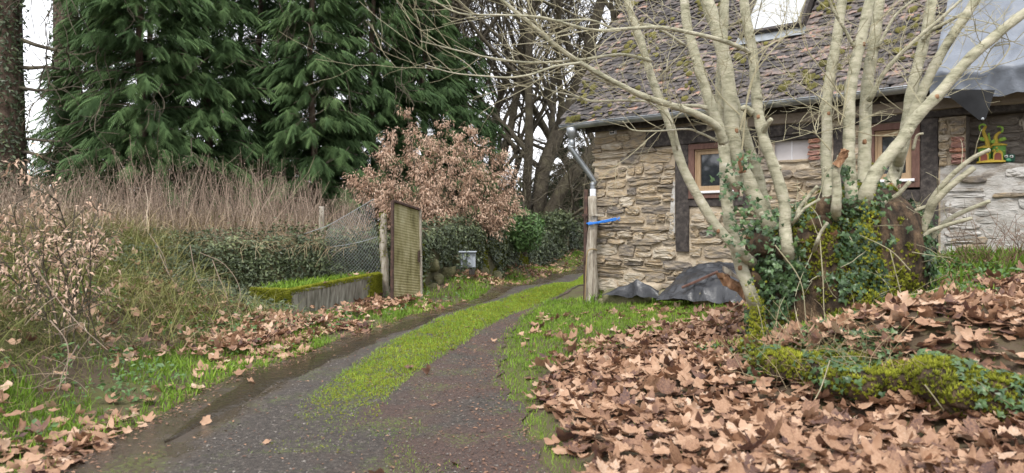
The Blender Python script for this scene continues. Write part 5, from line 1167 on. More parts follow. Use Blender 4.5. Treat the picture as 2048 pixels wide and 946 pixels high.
def conifer(name, label, px, Y, Rr, H, nb, lo=.3, m='conifer', sz=(.26, .50), droop=.36, trunk_r=.11, tone=.45, sparse=1.0, power=.75, group='evergreen trees behind the dry grass'):
    x = px2x(px, Y); z0 = float(gz(x, Y)) - .1; root = thing(name, label, 'tree', (x, Y, z0), group)
    b = MB(); hh = np.linspace(0, H, 10); tube(b, np.stack([x + .06 * np.sin(hh), Y + .05 * np.cos(hh * .8), z0 + hh], -1), np.interp(hh, [0, H], [trunk_r, .03]), 9, lump=.1); b.build('trunk', M['red_bark'], root, smooth=True)
    P = []; A_ = []; dn = []; tn = []; wood = MB()
    for q in range(int(nb * 1.8)):
        h = lo + (min(H, 9.5) - lo) * U() ** 1.0; L = Rr * max(1 - h / H, .03) ** power * U(.6, 1.12) + .15; az = U(0, 6.28)
        if math.sin(az) > .75 and U() < .6: continue
        n = max(3, int(L * (7 if Y >= 23 else 9) * sparse)); t = np.linspace(.18, 1, n) ** .8
        lift = U(.05, .3); dr = droop * U(.6, 1.4)
        r = L * t; zz = z0 + h + lift * r - dr * r * r / max(Rr, 1) * 1.0
        if q % 3 == 0: tube(wood, np.stack([x + np.cos(az) * r, Y + np.sin(az) * r, zz], -1)[::max(1, n // 5)], .018, 3, tone=.3, cap=False)
        for rep in range(2):
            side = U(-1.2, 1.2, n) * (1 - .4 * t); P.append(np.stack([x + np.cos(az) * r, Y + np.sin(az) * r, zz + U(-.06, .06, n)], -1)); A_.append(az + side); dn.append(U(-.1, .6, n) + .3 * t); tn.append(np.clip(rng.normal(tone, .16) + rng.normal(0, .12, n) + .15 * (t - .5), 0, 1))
    P = np.concatenate(P); A_ = np.concatenate(A_); dn = np.concatenate(dn); tn = np.concatenate(tn)
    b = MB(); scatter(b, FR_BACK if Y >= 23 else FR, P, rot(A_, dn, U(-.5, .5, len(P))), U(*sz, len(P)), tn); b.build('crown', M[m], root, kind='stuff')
    if m == 'conifer' and Y < 22:
        for q in range(16):
            az = U(3.4, 6.0); h = U(.8, 6.5); rr_ = Rr * max(1 - h / H, .1) * U(.75, 1.05); grow(wood, (x + math.cos(az) * rr_, Y + math.sin(az) * rr_, z0 + h + .3), np.array([U(-.5, .5), -.3, U(-1.2, -.2)]), U(.5, 1.3), .012, 0, 1, (4,), -.05, .2, rmin=.006)
    wood.build('branches', M['dark_bark'], root, kind='stuff')
    return root
conifer('evergreen_tree', 'slim evergreen in front of the second bare trunk, feathery green sprays to the ground', 165, 19.5, 1.5, 6.0, 150, tone=.62)
conifer('evergreen_tree', 'broad evergreen nearest the dry grass with thick overlapping green sprays', 285, 17.6, 2.0, 13, 250, tone=.52)
conifer('evergreen_tree', 'dense evergreen with long drooping boughs right of the broadest one', 415, 18.8, 2.0, 13, 230, tone=.46)
conifer('evergreen_tree', 'dark evergreen set back between its lighter neighbours', 520, 21.5, 1.9, 14, 190, tone=.18)  # low tone gives this tree darker sprays
conifer('evergreen_tree', 'evergreen with hanging pale bare twigs between the dark tree and the brown leaved bush', 625, 19.4, 1.8, 10.5, 200, tone=.50, lo=.5)
conifer('evergreen_tree', 'evergreen rising directly behind the brown leaved bush', 745, 21, 2.1, 10.5, 230, tone=.44)
conifer('evergreen_tree', 'lower rounded evergreen behind the right half of the brown bush', 850, 22.5, 2.2, 8.2, 220, tone=.40)
conifer('evergreen_tree', 'small pointed evergreen at the edge of the bare trees', 935, 24, 1.7, 6.6, 150, tone=.40)
conifer('evergreen_tree', 'tall thin evergreen behind with sparse crown showing its brown trunk', 658, 23.5, 1.6, 16, 110, tone=.35, lo=3.0, trunk_r=.30, sparse=.8)
conifer('evergreen_tree', 'tall dark evergreen at the back filling the gap left of the bare trees', 480, 25, 2.4, 17, 170, tone=.25, lo=1.0)
conifer('evergreen_tree', 'tall dark evergreen at the back behind the two leftmost evergreens', 300, 24, 2.2, 17, 170, tone=.3, lo=1.0)
conifer('yew_tree', 'dark drooping evergreen beside the track bend left of the cottage', 1150, 27, 1.7, 5.2, 70, m='yew', sz=(.35, .6), droop=.8, tone=.35, group=None)
conifer('yew_tree', 'small very dark evergreen closing the track bend behind the ivy hedge', 1200, 30, 2.0, 4.2, 100, m='conifer', tone=.2, group=None)

def bare_tree(name, label, px, Y, stems, kids, L, r, up=.1, maxl=4, m='dark_bark', group='bare trees beyond the ivy wall', spread=(.45, 1.0), wander=.15):
    x = px2x(px, Y); z0 = float(gz(x, Y)) - .1; root = thing(name, label, 'tree', (x, Y, z0), group)
    for i, (dx, dy, sl, sr) in enumerate(stems):
        b = MB(); grow(b, (x + dx * .5, Y, z0), np.array([dx, dy, 1.0]), L * sl, r * sr, 0, maxl, kids, up, wander, spread, rmin=.007); b.build('trunk' if i == 0 else 'stem', M[m], root, smooth=True)
    return root
bare_tree('bare_tree', 'many stemmed bare tree with dark mossy trunks behind the brown bush', 935, 26, [(-.12, 0, 1, 1), (.10, .05, 1.05, .9), (.28, 0, .95, .75), (-.3, .1, .9, .7)], (8, 6, 5, 3), 8, .24)
bare_tree('bare_tree', 'big leaning bare tree with dark trunk right of the many stemmed one', 1062, 25, [(.10, 0, 1.1, 1.0), (.30, 0, 1.0, .8), (-.14, 0, 1.0, .6)], (8, 6, 5, 3), 8, .30)
bare_tree('bare_tree', 'slender bare tree in the sky gap between evergreens and leaning tree', 1000, 30, [(0, 0, 1, 1), (.2, .1, .9, .7)], (8, 6, 5, 3), 9, .17)
bare_tree('bare_tree', 'bare tree with arching branches rising behind the evergreens', 800, 27, [(-.05, 0, 1, 1), (-.3, 0, .9, .7)], (8, 6, 5, 3), 9, .2)
bare_tree('bare_tree', 'twiggy thicket tree with grey hanging shoots close to the cottage gable', 1120, 23, [(-.1, 0, .55, .6), (.08, 0, .6, .5), (-.3, .1, .5, .5), (.22, .1, .5, .4)], (8, 5, 4, 2), 6.0, .10, up=-.06, spread=(.5, 1.3), wander=.25)
bare_tree('bare_tree', 'bare tree far behind the cottage roof ridge', 1190, 32, [(-.1, 0, 1, 1), (.2, 0, .9, .8)], (7, 6, 5, 3), 9, .2)
def copy_tree(src, loc, label, group=None):
    r_ = src.copy(); COL.objects.link(r_); r_.location = loc; r_['label'] = label
    if group: r_['group'] = group
    for ch in list(src.children): c_ = ch.copy(); COL.objects.link(c_); c_.parent = r_
    return r_
_bt = [o for o in COL.objects if o.name.startswith('bare_tree') and o.parent is None]
for k, (x_, y_) in enumerate([(-22, 1), (-27, -6), (-31, -1), (-24, -12)]):
    copy_tree(_bt[(0, 2, 3, 1)[k]], (x_, y_, float(gz(x_, y_)) - .1), ['bare tree across the meadow seen mirrored in the left cottage window', 'bare tree mirrored in the right cottage window', 'far bare tree mirrored faintly between the others', 'last bare tree of the mirrored row'][k], 'bare trees mirrored in the cottage windows')
def ivy_trunk(label, px, Y, r, cover, dead, H=10, top=9.5):
    x = px2x(px, Y); z0 = float(gz(x, Y)) - .1; root = thing('old_tree', label, 'tree', (x, Y, z0), 'tall trunks at the field edge')
    b = MB(); hh = np.linspace(0, H, 16); P = np.stack([x + .05 * np.sin(hh * .7), Y + hh * 0, z0 + hh], -1); tube(b, P, np.interp(hh, [0, .8, H], [r * 1.25, r, r * .8]), 18, lump=.08, lf=2.5); b.build('trunk', M['red_bark'], root, smooth=True); V, T = soup(b)
    P, nn = sample(V, T, int(cover)); k_ = (nn[:, 1] < .3) & (wob(P, 1.1) > -.35); P, nn = P[k_], nn[k_]; P = P + nn * np.abs(rng.normal(.05, .07, len(P)))[:, None]
    b = MB(); scatter(b, SIMPLE, P, frames(nn + np.array([0, 0, .3]), U(0, 6.28, len(P)), .6), U(.07, .14, len(P)), np.clip(rng.normal(.38, .2, len(P)), 0, 1)); b.build('ivy', M['hedge_ivy'], root, kind='stuff')
    for q in range(dead):
        b = MB(); h = U(1.2, 8); az = U(-.7, .5) if U() < .8 else U(2.5, 3.6); d = np.array([math.cos(az), -.3 * abs(math.sin(az)), U(-.25, .1)]); grow(b, (x + .5 * r, Y, z0 + h), d, U(1.2, 2.6), U(.03, .055), 0, 2, (5, 4), -.03, .14, (.5, 1.1), rmin=.008); b.build('branch', M['dark_bark'], root)
    return root
ivy_trunk('thick ivy clad trunk at the left picture edge with dead side branches', 8, 17, .40, 9000, 13)
ivy_trunk('thick brown trunk partly ivy clad behind the slim evergreen', 134, 20.5, .33, 2600, 9)
# far wood closing the view where the track leaves
def shrub_mass(name, label, px, Y, w_, h_, n_, m, sz, tone, cat='bush', z_add=0.0, group=None, stems=6):
    x = px2x(px, Y); z0 = float(gz(x, Y)) + z_add; root = thing(name, label, cat, (x, Y, z0), group); b = MB()
    c = U(-1, 1, (n_ * 3, 3)); rr = np.linalg.norm(c, axis=1); lim = 1 + .22 * wob(c * 1.0 + px, 2.2); c = c[(rr < lim) & (rr > .45 * U(0, 1, len(c)) ** .3)][:n_]
    P = np.array([x, Y, z0 + h_ * .5]) + c * np.array([w_ / 2, w_ / 2.4, h_ / 2]); nn = unit(c + np.array([0, -.3, .4]))
    scatter(b, SIMPLE, P, frames(nn, U(0, 6.28, len(P)), .6), U(*sz, len(P)), np.clip(rng.normal(tone, .2, len(P)) + .1 * c[:len(P), 2], 0, 1)); b.build('foliage', M[m], root, kind='stuff')
    b = MB()
    for q in range(stems): grow(b, (x, Y, z0 - .1), np.array([U(-.5, .5), U(-.4, .4), 1]), h_ * .7, .022, 0, 2, (3, 3), .05, .15, rmin=.005)
    b.build('stems', M['dark_bark'], root, kind='stuff'); return root
shrub_mass('ivy_bush', 'rounded glossy green ivy bush growing out of the wall top beside the brown bush', 1050, 17.6, .95, 1.0, 2600, 'bush_green', (.06, .12), .5, z_add=.50)
shrub_mass('ivy_bush', 'low ragged ivy bush on the hedge near the track bend', 1115, 22.5, 1.3, .8, 1500, 'hedge_ivy', (.08, .14), .5, z_add=.55)
for k, (px, Y, w_, h_, lab) in enumerate([(1090, 40, 7, 3.0, 'distant grey brown thicket seen through the gap by the leaning tree'), (960, 38, 8, 2.6, 'distant dark thicket behind the many stemmed tree'), (1200, 42, 9, 4.5, 'distant thicket hidden mostly by the cottage gable'),
        (560, 33, 9, 2.2, 'low dark undergrowth between the evergreen trunks'), (330, 31, 9, 2.0, 'low dark undergrowth beneath the broad evergreens'), (60, 36, 9, 2.2, 'distant thicket between the two thick trunks'), (780, 32, 8, 2.6, 'dark undergrowth behind the brown bush')]):
    shrub_mass('thicket', lab, px, Y, w_, h_, 1700, 'yew', (.2, .4), .4, cat='thicket')

_tk = [o for o in COL.objects if o.name.startswith('thicket') and o.parent is None]
for k, (x_, y_) in enumerate([(-19, 3), (-24, -2), (-18, -5)]): copy_tree(_tk[k], (x_, y_, float(gz(x_, y_)) + .4), ['dark thicket mirrored low in the left cottage window', 'thicket mirrored behind the first one', 'dark thicket mirrored in the right cottage window'][k], 'thickets mirrored in the cottage windows')

# brown leaved beech bush
def leafy_bush(name, label, px, Y, targets, n_side, lsz, zoff, r0, cat='bush', nper=3, tm='beech', Lside=(.35, .85), sway=.25):
    x = px2x(px, Y); z0 = float(gz(x, Y)) + zoff; root = thing(name, label, cat, (x, Y, z0)); b = MB(); LP_ = []; LD = []
    for (tx, ty, dY) in targets:
        e = at(tx, ty, Y + dY); s = np.array([x + (e[0] - x) * .15 + U(-.15, .15), Y + U(-.2, .2), z0]); mid = (s + e) / 2 + np.array([(e[0] - x) * .10, 0, .12]); P = spline([s, mid, e], 7); L = np.linalg.norm(e - s)
        tube(b, P, np.linspace(r0, .004, len(P)), 6, tone=.4, cap=False)
        for q in range(n_side):
            t = U(.12, 1) ** .8; i = min(int(t * (len(P) - 1)), len(P) - 2); d = unit(P[i + 1] - P[i]); s_ = unit(np.cross(d, rng.normal(size=3))); dd = unit(d * .7 + s_ * .95 + UP * .1); l = U(*Lside) * (1.1 - .6 * t); n = 6; Q = [P[i]]
            for k_ in range(n): dd = unit(dd + rng.normal(size=3) * .15); Q.append(Q[-1] + dd * l / n)
            Q = np.array(Q); tube(b, Q, np.linspace(.006, .0025, n + 1), 3, tone=.3, cap=False)
            for k_ in range(1, n + 1):
                for m_ in range(nper): LP_.append(Q[k_] + rng.normal(size=3) * .03); LD.append(math.atan2(dd[1], dd[0]))
    b.build('stems', M['dark_bark'], root, kind='stuff'); P = np.array(LP_); b = MB()
    scatter(b, NARROW, P, rot(np.array(LD) + U(-1.2, 1.2, len(P)), U(-.2, 1.4, len(P)), U(-.9, .9, len(P))), U(*lsz, len(P)), np.clip(rng.normal(.52, .17, len(P)) + .22 * wob(P, 3.5), 0, 1)); b.build('leaves', M['beech'], root, kind='stuff'); return root
tg = [(772, 258, .1), (812, 212, 0), (852, 262, -.2), (885, 236, .1), (918, 262, 0), (945, 250, .2), (965, 272, .1), (1000, 300, 0), (740, 330, 0), (724, 358, -.2), (760, 300, -.3), (830, 300, -.5), (900, 310, -.5), (965, 330, -.4), (1020, 340, 0), (1036, 372, .1), (790, 360, -.6), (860, 372, -.7), (930, 380, -.6), (990, 400, -.4), (1040, 410, -.1), (760, 395, -.5), (700, 350, .1), (820, 250, .3), (870, 270, .3), (1010, 440, -.3), (830, 420, -.7), (890, 430, -.7)]
leafy_bush('beech_bush', 'large bush of dry pinkish brown beech leaves behind the gate leaf', 872, 16.0, tg, 46, (.055, .095), -.05, .016, nper=3, Lside=(.22, .62))
tg = [(45, 318, 0), (100, 360, -.1), (150, 420, 0), (205, 385, .2), (20, 400, 0), (-20, 380, .1), (180, 470, -.1), (60, 450, -.15), (215, 480, .1), (-30, 480, 0), (110, 480, -.2), (-10, 520, -.1)]
leafy_bush('beech_sapling', 'young beech sapling with dry tan leaves on the grassy bank', 150, 5.7, tg, 11, (.038, .066), -.05, .005, cat='sapling', nper=2, Lside=(.18, .5))

# ------------------------------------------------------------------ field of dry stems, bank, grass, fallen leaves
def stems(mb, P, H, r, lean, wav=.12, tone=None, k=3, seeds=None):
    n = 4
    for i in range(len(P)):
        d = np.array([lean[i][0], lean[i][1], 1.0]); Q = [P[i] - UP * .03]; d = unit(d)
        for s in range(n): d = unit(d + rng.normal(size=3) * wav); Q.append(Q[-1] + d * H[i] / n)
        tube(mb, np.array(Q), np.linspace(r[i], r[i] * .45, n + 1), k, tone=tone[i], cap=False)
        if seeds is not None: seeds.append(Q[-1]); seeds.append(Q[-2] * .4 + Q[-1] * .6)
        if U() < .45:
            q = Q[int(U(2, n + 1))]; e = unit(d + rng.normal(size=3) * .6); tube(mb, np.array([q, q + e * H[i] * .12, q + e * H[i] * .22 + UP * .02]), [r[i] * .6, r[i] * .5, r[i] * .3], 3, tone=tone[i], cap=False)
n = 5200; Yq = U(8.2, 17.5, n) ** 1.0; pxq = U(-60, 735, n); x = px2x(pxq, Yq); edge = np.interp(pxq, [-60, 100, 300, 480, 640, 735], [7.6, 8.3, 10.2, 10.9, 11.9, 12.6]); ok = (Yq > edge); x, Yq, pxq = x[ok], Yq[ok], pxq[ok]
P = gp(x, Yq); N = len(P); hh = np.interp(pxq, [-60, 120, 300, 450, 560, 640, 735], [.85, .85, 1.0, 1.08, 1.0, .8, .7]) * U(.42, 1.32, N) ** 1.0 * np.interp(Yq, [8, 11, 17], [.62, .95, 1.1])
hh = hh * (1 + .38 * wob(P, .9)) ; keep = U(size=N) < np.clip(.75 + .6 * wob(P + 4, 1.3), .15, 1); P, hh = P[keep], hh[keep]; N = len(P)
lean = np.stack([rng.normal(-.05, .2, N), rng.normal(0, .15, N)], -1); b = MB(); sd = []
stems(b, P, hh, U(.0024, .0062, N), lean, .14, np.clip(rng.normal(.48, .24, N), 0, 1), seeds=sd)
sd = np.array(sd); sd = sd[U(size=len(sd)) < .7]; scatter(b, NARROW, np.repeat(sd, 4, 0) + rng.normal(size=(len(sd) * 4, 3)) * .03, rot(U(0, 6.28, len(sd) * 4), U(-1.3, .6, len(sd) * 4), U(-1, 1, len(sd) * 4)), U(.02, .045, len(sd) * 4), U(.1, .8, len(sd) * 4))
dg = b.build('dry_grass', M['dry_stem'], kind='stuff')
# litter of bent straw under them
n = 9000; Yq = U(7.6, 17, n); pxq = U(-60, 735, n); edge = np.interp(pxq, [-60, 100, 300, 480, 640, 735], [7.0, 7.8, 9.9, 10.8, 11.8, 12.5]); ok = Yq > edge; x, Yq = px2x(pxq, Yq)[ok], Yq[ok]; P = gp(x, Yq); N = len(P)
b = MB()
for i, t in enumerate(LONG): s = slice(i, None, 3); k = len(P[s]); scatter(b, t, P[s], rot(U(0, 6.28, k), U(-.2, .7, k), U(-.3, .3, k)), U(.3, .75, k), np.clip(rng.normal(.42, .22, k), 0, 1))
b.build('straw_litter', M['straw'], kind='stuff')
# rank grass on the near bank
def in_poly_band(x, y, lo, hi): d = XL(y) - x; return (d > lo) & (d < hi)
n = 26000; Yq = U(3.2, 11.0, n); d = U(.55, 5.2, n); x = XL(Yq) - d; ok = (x / Yq > -.75) & ~((x > -3.9) & (Yq > 9.0)); x, Yq, d = x[ok], Yq[ok], d[ok]; pn = wob(np.stack([x, Yq, x * 0], -1), 1.3); ok = U(size=len(x)) < np.clip(.35 + .5 * pn + .3 * (d - .6), .05, 1); x, Yq, d, pn = x[ok], Yq[ok], d[ok], pn[ok]
P = gp(x, Yq, -.01); N = len(P); sz = U(.16, .46, N) * np.clip(d / 1.2, .35, 1.15)
b = MB()
for i, t in enumerate(LONG): s = slice(i, None, 3); k = len(P[s]); scatter(b, t, P[s], rot(U(0, 6.28, k), U(-.3, .6, k), U(-.35, .35, k)), sz[s], np.clip(rng.normal(.42, .18, k) + .22 * wob(P[s] + 9, .9), 0, 1))
b.build('bank_grass', M['bank_grass'], kind='stuff')
b = MB(); n = 3000; Yq = U(3.6, 10.2, n); d = U(.9, 4.8, n); x = XL(Yq) - d; ok = (x / Yq > -.75) & ~((x > -3.7) & (Yq > 9.2)); P = gp(x[ok], Yq[ok], .0); N = len(P)
for i, t in enumerate(LONG): s = slice(i, None, 3); k = len(P[s]); scatter(b, t, P[s], rot(U(0, 6.28, k), U(0, .9, k), U(-.5, .5, k)), U(.16, .42, k), np.clip(rng.normal(.5, .2, k), 0, 1))
b.build('bank_straw', M['straw'], kind='stuff')
# bramble canes arching over the bank
for k, (pts, Y) in enumerate([([(318, 505), (345, 560), (385, 600), (420, 640), (440, 665)], 8.6), ([(50, 500), (95, 570), (150, 640), (215, 700)], 5.6), ([(425, 520), (440, 560), (455, 600), (440, 650)], 9.0), ([(400, 505), (450, 530), (480, 580), (470, 640)], 9.2), ([(100, 640), (135, 690), (130, 770)], 5.2), ([(155, 690), (128, 740), (118, 780)], 5.2), ([(300, 470), (330, 520), (335, 590)], 9.0), ([(380, 490), (395, 560), (430, 610), (425, 660)], 9.0)]):
    o = thing('bramble_cane', ['long pale bramble cane arching down the bank left of the ivy', 'long tan cane crossing the nearest grass below the sapling', 'yellowish drooping cane at the left end of the ivy bank', 'arching grey cane close against the ivy bank', 'bent dry cane low on the nearest bank', 'short pale twig leaning near the track edge leaves', 'dark upright cane among the straw at the bank top', 'forked pale cane hanging above the leaf drift'][k], 'bramble', at(*pts[0], Y), 'brambles on the bank')
    b = MB(); P = spline([at(x_, y_, Y - .25 * i) for i, (x_, y_) in enumerate(pts)], 6); tube(b, P, np.linspace(.0045, .0022, len(P)), 5, tone=.5); b.build('cane', M['dry_stem'], o); b = MB()
    for q in range(6): i = int(U(.2, 1) * (len(P) - 1)); twig(b, P[i], rng.normal(size=3) * .7 - UP * .1, U(.12, .35), .0022, 0, -.2)
    b.build('side_shoots', M['dry_stem'], o, kind='stuff')

# short turf: middle strip, lawn by the cottage, far verge
def turf(name, x, y, hs, tone, dz=.0, m='grass'):
    P = gp(x, y, dz); N = len(P); b = MB()
    for i, t in enumerate(BL): s = slice(i, None, 3); k = len(P[s]); scatter(b, t, P[s], rot(U(0, 6.28, k), U(-.25, .25, k), U(-.3, .3, k)), hs[s] if np.ndim(hs) else U(.5, 1.2, k) * hs, np.clip(rng.normal(tone, .16, k) + .12 * wob(P[s], 1.7), 0, 1))
    return b.build(name, M[m], kind='stuff')
n = 75000; y = 3.9 + 22 * U(size=n) ** 1.7; u = U(-.3, 1.3, n); x = CL(y) + (CR(y) - CL(y)) * u
den = np.clip(1.35 - 1.25 * np.abs(u - .5) ** 1.6, 0, 1) * np.clip((y - 4.5) / 1.2, .03, 1) * np.clip(.85 + .5 * wob(np.stack([x, y, x * 0], -1), 3.4) + .5 * wob(np.stack([x, y, x * 0 + 3], -1), 11), 0, 1); ok = U(size=n) < den; x, y = x[ok], y[ok]
turf('strip_grass', x, y, np.interp(y, [4, 6, 9, 20], [.022, .032, .042, .055]) * U(.5, 1.3, len(x)), .62, .006)
n = 30000; y = 3.9 + 20 * U(size=n) ** 1.8; u = U(-.22, 1.22, n); x = CL(y) + (CR(y) - CL(y)) * u; den = np.clip(1.3 - 1.6 * np.abs(u - .5) ** 1.6, 0, 1) * np.clip((y - 4.5) / 1.2, .02, 1) * np.clip(.8 + .5 * wob(np.stack([x, y, x * 0], -1), 3.4) + .5 * wob(np.stack([x, y, x * 0 + 3], -1), 11), 0, 1); ok = U(size=n) < den; x, y = x[ok], y[ok]
b = MB(); P = gp(x, y, .008); mossy(b, P, np.interp(P[:, 1], [4, 8, 20], [.014, .022, .04]) * U(.6, 1.2, len(P)), np.clip(rng.normal(.52, .22, len(P)), 0, 1)); b.build('strip_moss', M['moss'], kind='stuff')
n = 2800; y = U(3.1, 4.6, n); x = U(-1.0, -.25, n) + (y - 3.8) * -.2; ok = wob(np.stack([x, y, x * 0], -1), 3.4) > .05; turf('sparse_grass', x[ok], y[ok], .022, .6, .006)
n = 60000; y = 3.0 + 10 * U(size=n) ** 1.2; x = XR(y) + U(-.10, 1, n) ** 1.0 * 3.2 - .02; lf = leafy(x, y); front = (x - A[0]) * .6543 + (y - A[1]) * .7563 < -.05
ok = front & (U(size=n) < np.clip(1.12 - 1.25 * lf, .035, 1)) & (U(size=n) < np.clip((x - XR(y) + .12) * 6, 0, 1)); x, y = x[ok], y[ok]; turf('lawn', x, y, np.interp(y, [3, 4, 7, 12], [.022, .035, .05, .07]) * U(.5, 1.35, len(x)), .42)
n = 50000; y = 3.2 + 21 * U(size=n) ** 1.5; d = U(-.05, 1.15, n) ** 1.1; x = XL(y) - d; ok = np.isfinite(x); x, y = x[ok], y[ok]; pn = wob(np.stack([x, y, x * 0], -1), 1.5); ok = U(size=len(x)) < np.clip(.42 + .85 * pn, .04, 1); x, y = x[ok], y[ok]
turf('verge_grass', x, y, np.interp(y, [3, 8, 20], [.05, .07, .09]) * U(.4, 1.4, len(x)), .38)
l_ = U(.08, LEN - .08, 1500); d_ = U(.1, DEP - .06, 1500); P = np.array([F0[0], F0[1], 0]) + dv * l_[:, None] + bk * d_[:, None]; b = MB(); P[:, 2] = zt0 + (zt1 - zt0) * l_ / LEN - .02
scatter(b, BL[1], P, rot(U(0, 6.28, 1500), U(-.3, .3, 1500), U(-.3, .3, 1500)), U(.05, .15, 1500), np.clip(rng.normal(.42, .15, 1500), 0, 1)); b.build('trough_grass', M['grass'], ct, kind='stuff')
# tufts along the foot of the cottage wall and round the stool
n = 5000; s_ = U(.1, 5.6, n); o_ = np.abs(rng.normal(.1, .22, n)) + .03; P = A + D * s_[:, None] - NB * o_[:, None]; ok = (P[:, 0] > 3.6) | (U(size=n) < .3); P = P[ok]; turf('wall_foot_grass', P[:, 0], P[:, 1], U(.06, .2, len(P)), .22)
n = 2600; an = U(3.0, 6.6, n); rr = U(.85, 1.4, n); x = 2.69 + .75 * rr * np.cos(an) * 1.1; y = 6.15 + .62 * rr * np.sin(an); turf('stool_grass', x, y, U(.04, .14, n), .4)
b = MB(); an = U(3.1, 6.5, 1500); rr = U(.8, 1.5, 1500); x = 2.69 + .8 * rr * np.cos(an); y = 6.12 + .62 * rr * np.sin(an); P = gp(x, y, .03); P[:, 2] += U(0, .05, 1500); scatter(b, IVY, P, frames(np.tile([0, -.4, 1.], (1500, 1)), U(0, 6.28, 1500), .4), U(.022, .05, 1500), U(.2, .85, 1500)); b.build('ground_ivy', M['ivy'], kind='stuff')
b = MB(); n = 260; P = gp(U(3.1, 5.2, n), U(5.2, 8, n)); 
# thorny dry bush in front of the whitewashed wall
db = thing('dry_bush', 'tangled leafless brown bush in front of the whitewashed wall', 'bush', at(1995, 555, 7.35)); b = MB()
for q in range(60): c = at(U(1930, 2100), U(545, 575), 7.3 + U(-.15, .2)); twig(b, c, np.array([U(-.8, .8), U(-.4, .2), U(.3, 1.1)]), U(.3, .75), .004, 1, -.1)
b.build('stems', mat('thorn_stems', [(0, (.07, .04, .03)), (1, (.24, .15, .10))], scale=5, tone=.6, bump=0), db, kind='stuff')

# fallen plane leaves: the largest in view one by one, the rest as a drift
def leaf_cloud(n, xf, yf, mask): 
    x, y = xf(n), yf(n); ok = U(size=n) < mask(x, y); return x[ok], y[ok]
X_, Y_ = [], []
def wallfront(x, y): return (x - A[0]) * .6543 + (y - A[1]) * .7563 < -.06
x, y = leaf_cloud(15000, lambda n: U(-.1, 6.5, n), lambda n: 2.4 + 6.6 * U(size=n) ** 1.15, lambda x, y: np.clip(leafy(x, y) ** 1.3, 0, 1) * wallfront(x, y) * (x / y < .78) * np.where(((x - 2.69) / .75) ** 2 + ((y - 6.2) / .55) ** 2 < 1, 0, 1) * np.where((y > 6.7) & (x > 3.3), .18, 1)); X_.append(x); Y_.append(y); N_right = len(x)
x, y = leaf_cloud(1700, lambda n: U(.1, 3.2, n), lambda n: U(5, 10, n), lambda x, y: .22 * wallfront(x, y) * (x > XR(y) + .05)); X_.append(x); Y_.append(y)
def verge(n): y = 3.3 + 17 * U(size=n) ** 1.6; return y
y = verge(3400); d = np.abs(rng.normal(.32, .38, len(y))); x = XL(y) - d + .06; den = np.clip(.25 + .75 * wob(np.stack([x + 20, y, x * 0], -1), 1.25), .03, 1) * np.where((y > 6.3) & (y < 9.6), 1, .6); ok = U(size=len(y)) < den; X_.append(x[ok]); Y_.append(y[ok])
y = U(6.9, 9.0, 700); x = XL(y) - .25 - np.abs(rng.normal(.35, .3, 700)); X_.append(x); Y_.append(y)
y = U(9.6, 11.4, 330); x = np.interp(y, [9.6, 11.4], [-2.2, -1.6]) + rng.normal(0, .22, 330); X_.append(x); Y_.append(y)
y = U(14, 24, 900); x = XL(y) - U(-.1, .9, 900) ** 1.2; ok = np.isfinite(x); X_.append(x[ok]); Y_.append(y[ok])
y = np.array([5.0, 6.0, 6.2, 7.2, 4.1, 8.7, 9.5, 5.6, 3.8, 11, 12.4, 4.6, 7.7, 3.5]); x = np.array([-.52, -.67, -.85, -.58, -1.35, -.5, -.55, -1.95, -.3, -.4, .2, -1.9, -.2, -.62]); X_.append(x); Y_.append(y)
x = U(-5, -2.4, 650); y = U(3.4, 9, 650); ok = XL(y) - x > .7; X_.append(x[ok]); Y_.append(y[ok])
x, y = np.concatenate(X_), np.concatenate(Y_); N = len(x); far = x < XR(y)
x = np.concatenate([x, np.interp(U(0, 1, 260) ** 1.0, np.linspace(0, 1, len(LP)), LP[:, 0])]); y = np.concatenate([y, np.interp(x[-260:], LP[:, 0], LP[:, 1]) - U(.06, .34, 260)]); N = len(x)
pile = np.where(leafy(x, y) > .3, U(0, 1, N) ** 1.5 * .06, U(0, .02, N)) + .012
P = gp(x, y); P[:, 2] += pile + np.where(XL(y) - x > .5, .05, 0)
# leaves lying on the log, the stool and in the trough
ex = [(P_ + UP * .02) for P_ in LP[8:30:4]] + [at(1600, 484, 5.66), at(1668, 470, 5.6), at(1500, 478, 5.8), at(1840, 470, 5.95), at(650, 566, 10.2) , at(700, 552, 10.9), at(735, 548, 11.2), at(715, 549, 11.0), at(610, 577, 10.0)]
P = np.concatenate([P, np.array(ex)]); N = len(P)
LEX = [f'brown plane leaf caught on the moss of the log, {w_}' for w_ in ('nearest its thin end', 'second from its thin end', 'beside the bare wood', 'third from its thin end', 'at its thick end', 'past the bare wood')][:len(LP[8:30:4])] + ['curled russet leaf lodged at the foot of the short cut limb', 'brown leaf lodged high in the stool below the upright stems', 'brown leaf lodged where the leftmost limbs fork', 'brown leaf caught under the cut shoots at the stool edge', 'brown leaf in the middle of the trough grass', 'brown leaf by the netting in the trough', 'tan leaf on the trough end nearest the fence post', 'tan leaf on the trough beside the pale cane', 'brown leaf on the mossy near corner of the trough']
sz = U(.08, .15, N) * np.where(P[:, 0] < XR(P[:, 1]), .86, 1.0); tn = np.clip(rng.normal(.60, .19, N) + .16 * wob(P, 2.2), 0, 1); dark = U(size=N) < .27; tn[dark] = U(.0, .3, dark.sum()); grey = U(size=N) < .08; tn[grey] = U(.93, 1, grey.sum())
small = U(size=N) < .35; sz[small] *= U(.55, .85, small.sum())
tl = np.where(U(size=N) < .24, .62, .2); Mx = rot(U(0, 6.28, N), rng.normal(0, 1, N) * tl, rng.normal(0, 1, N) * tl)
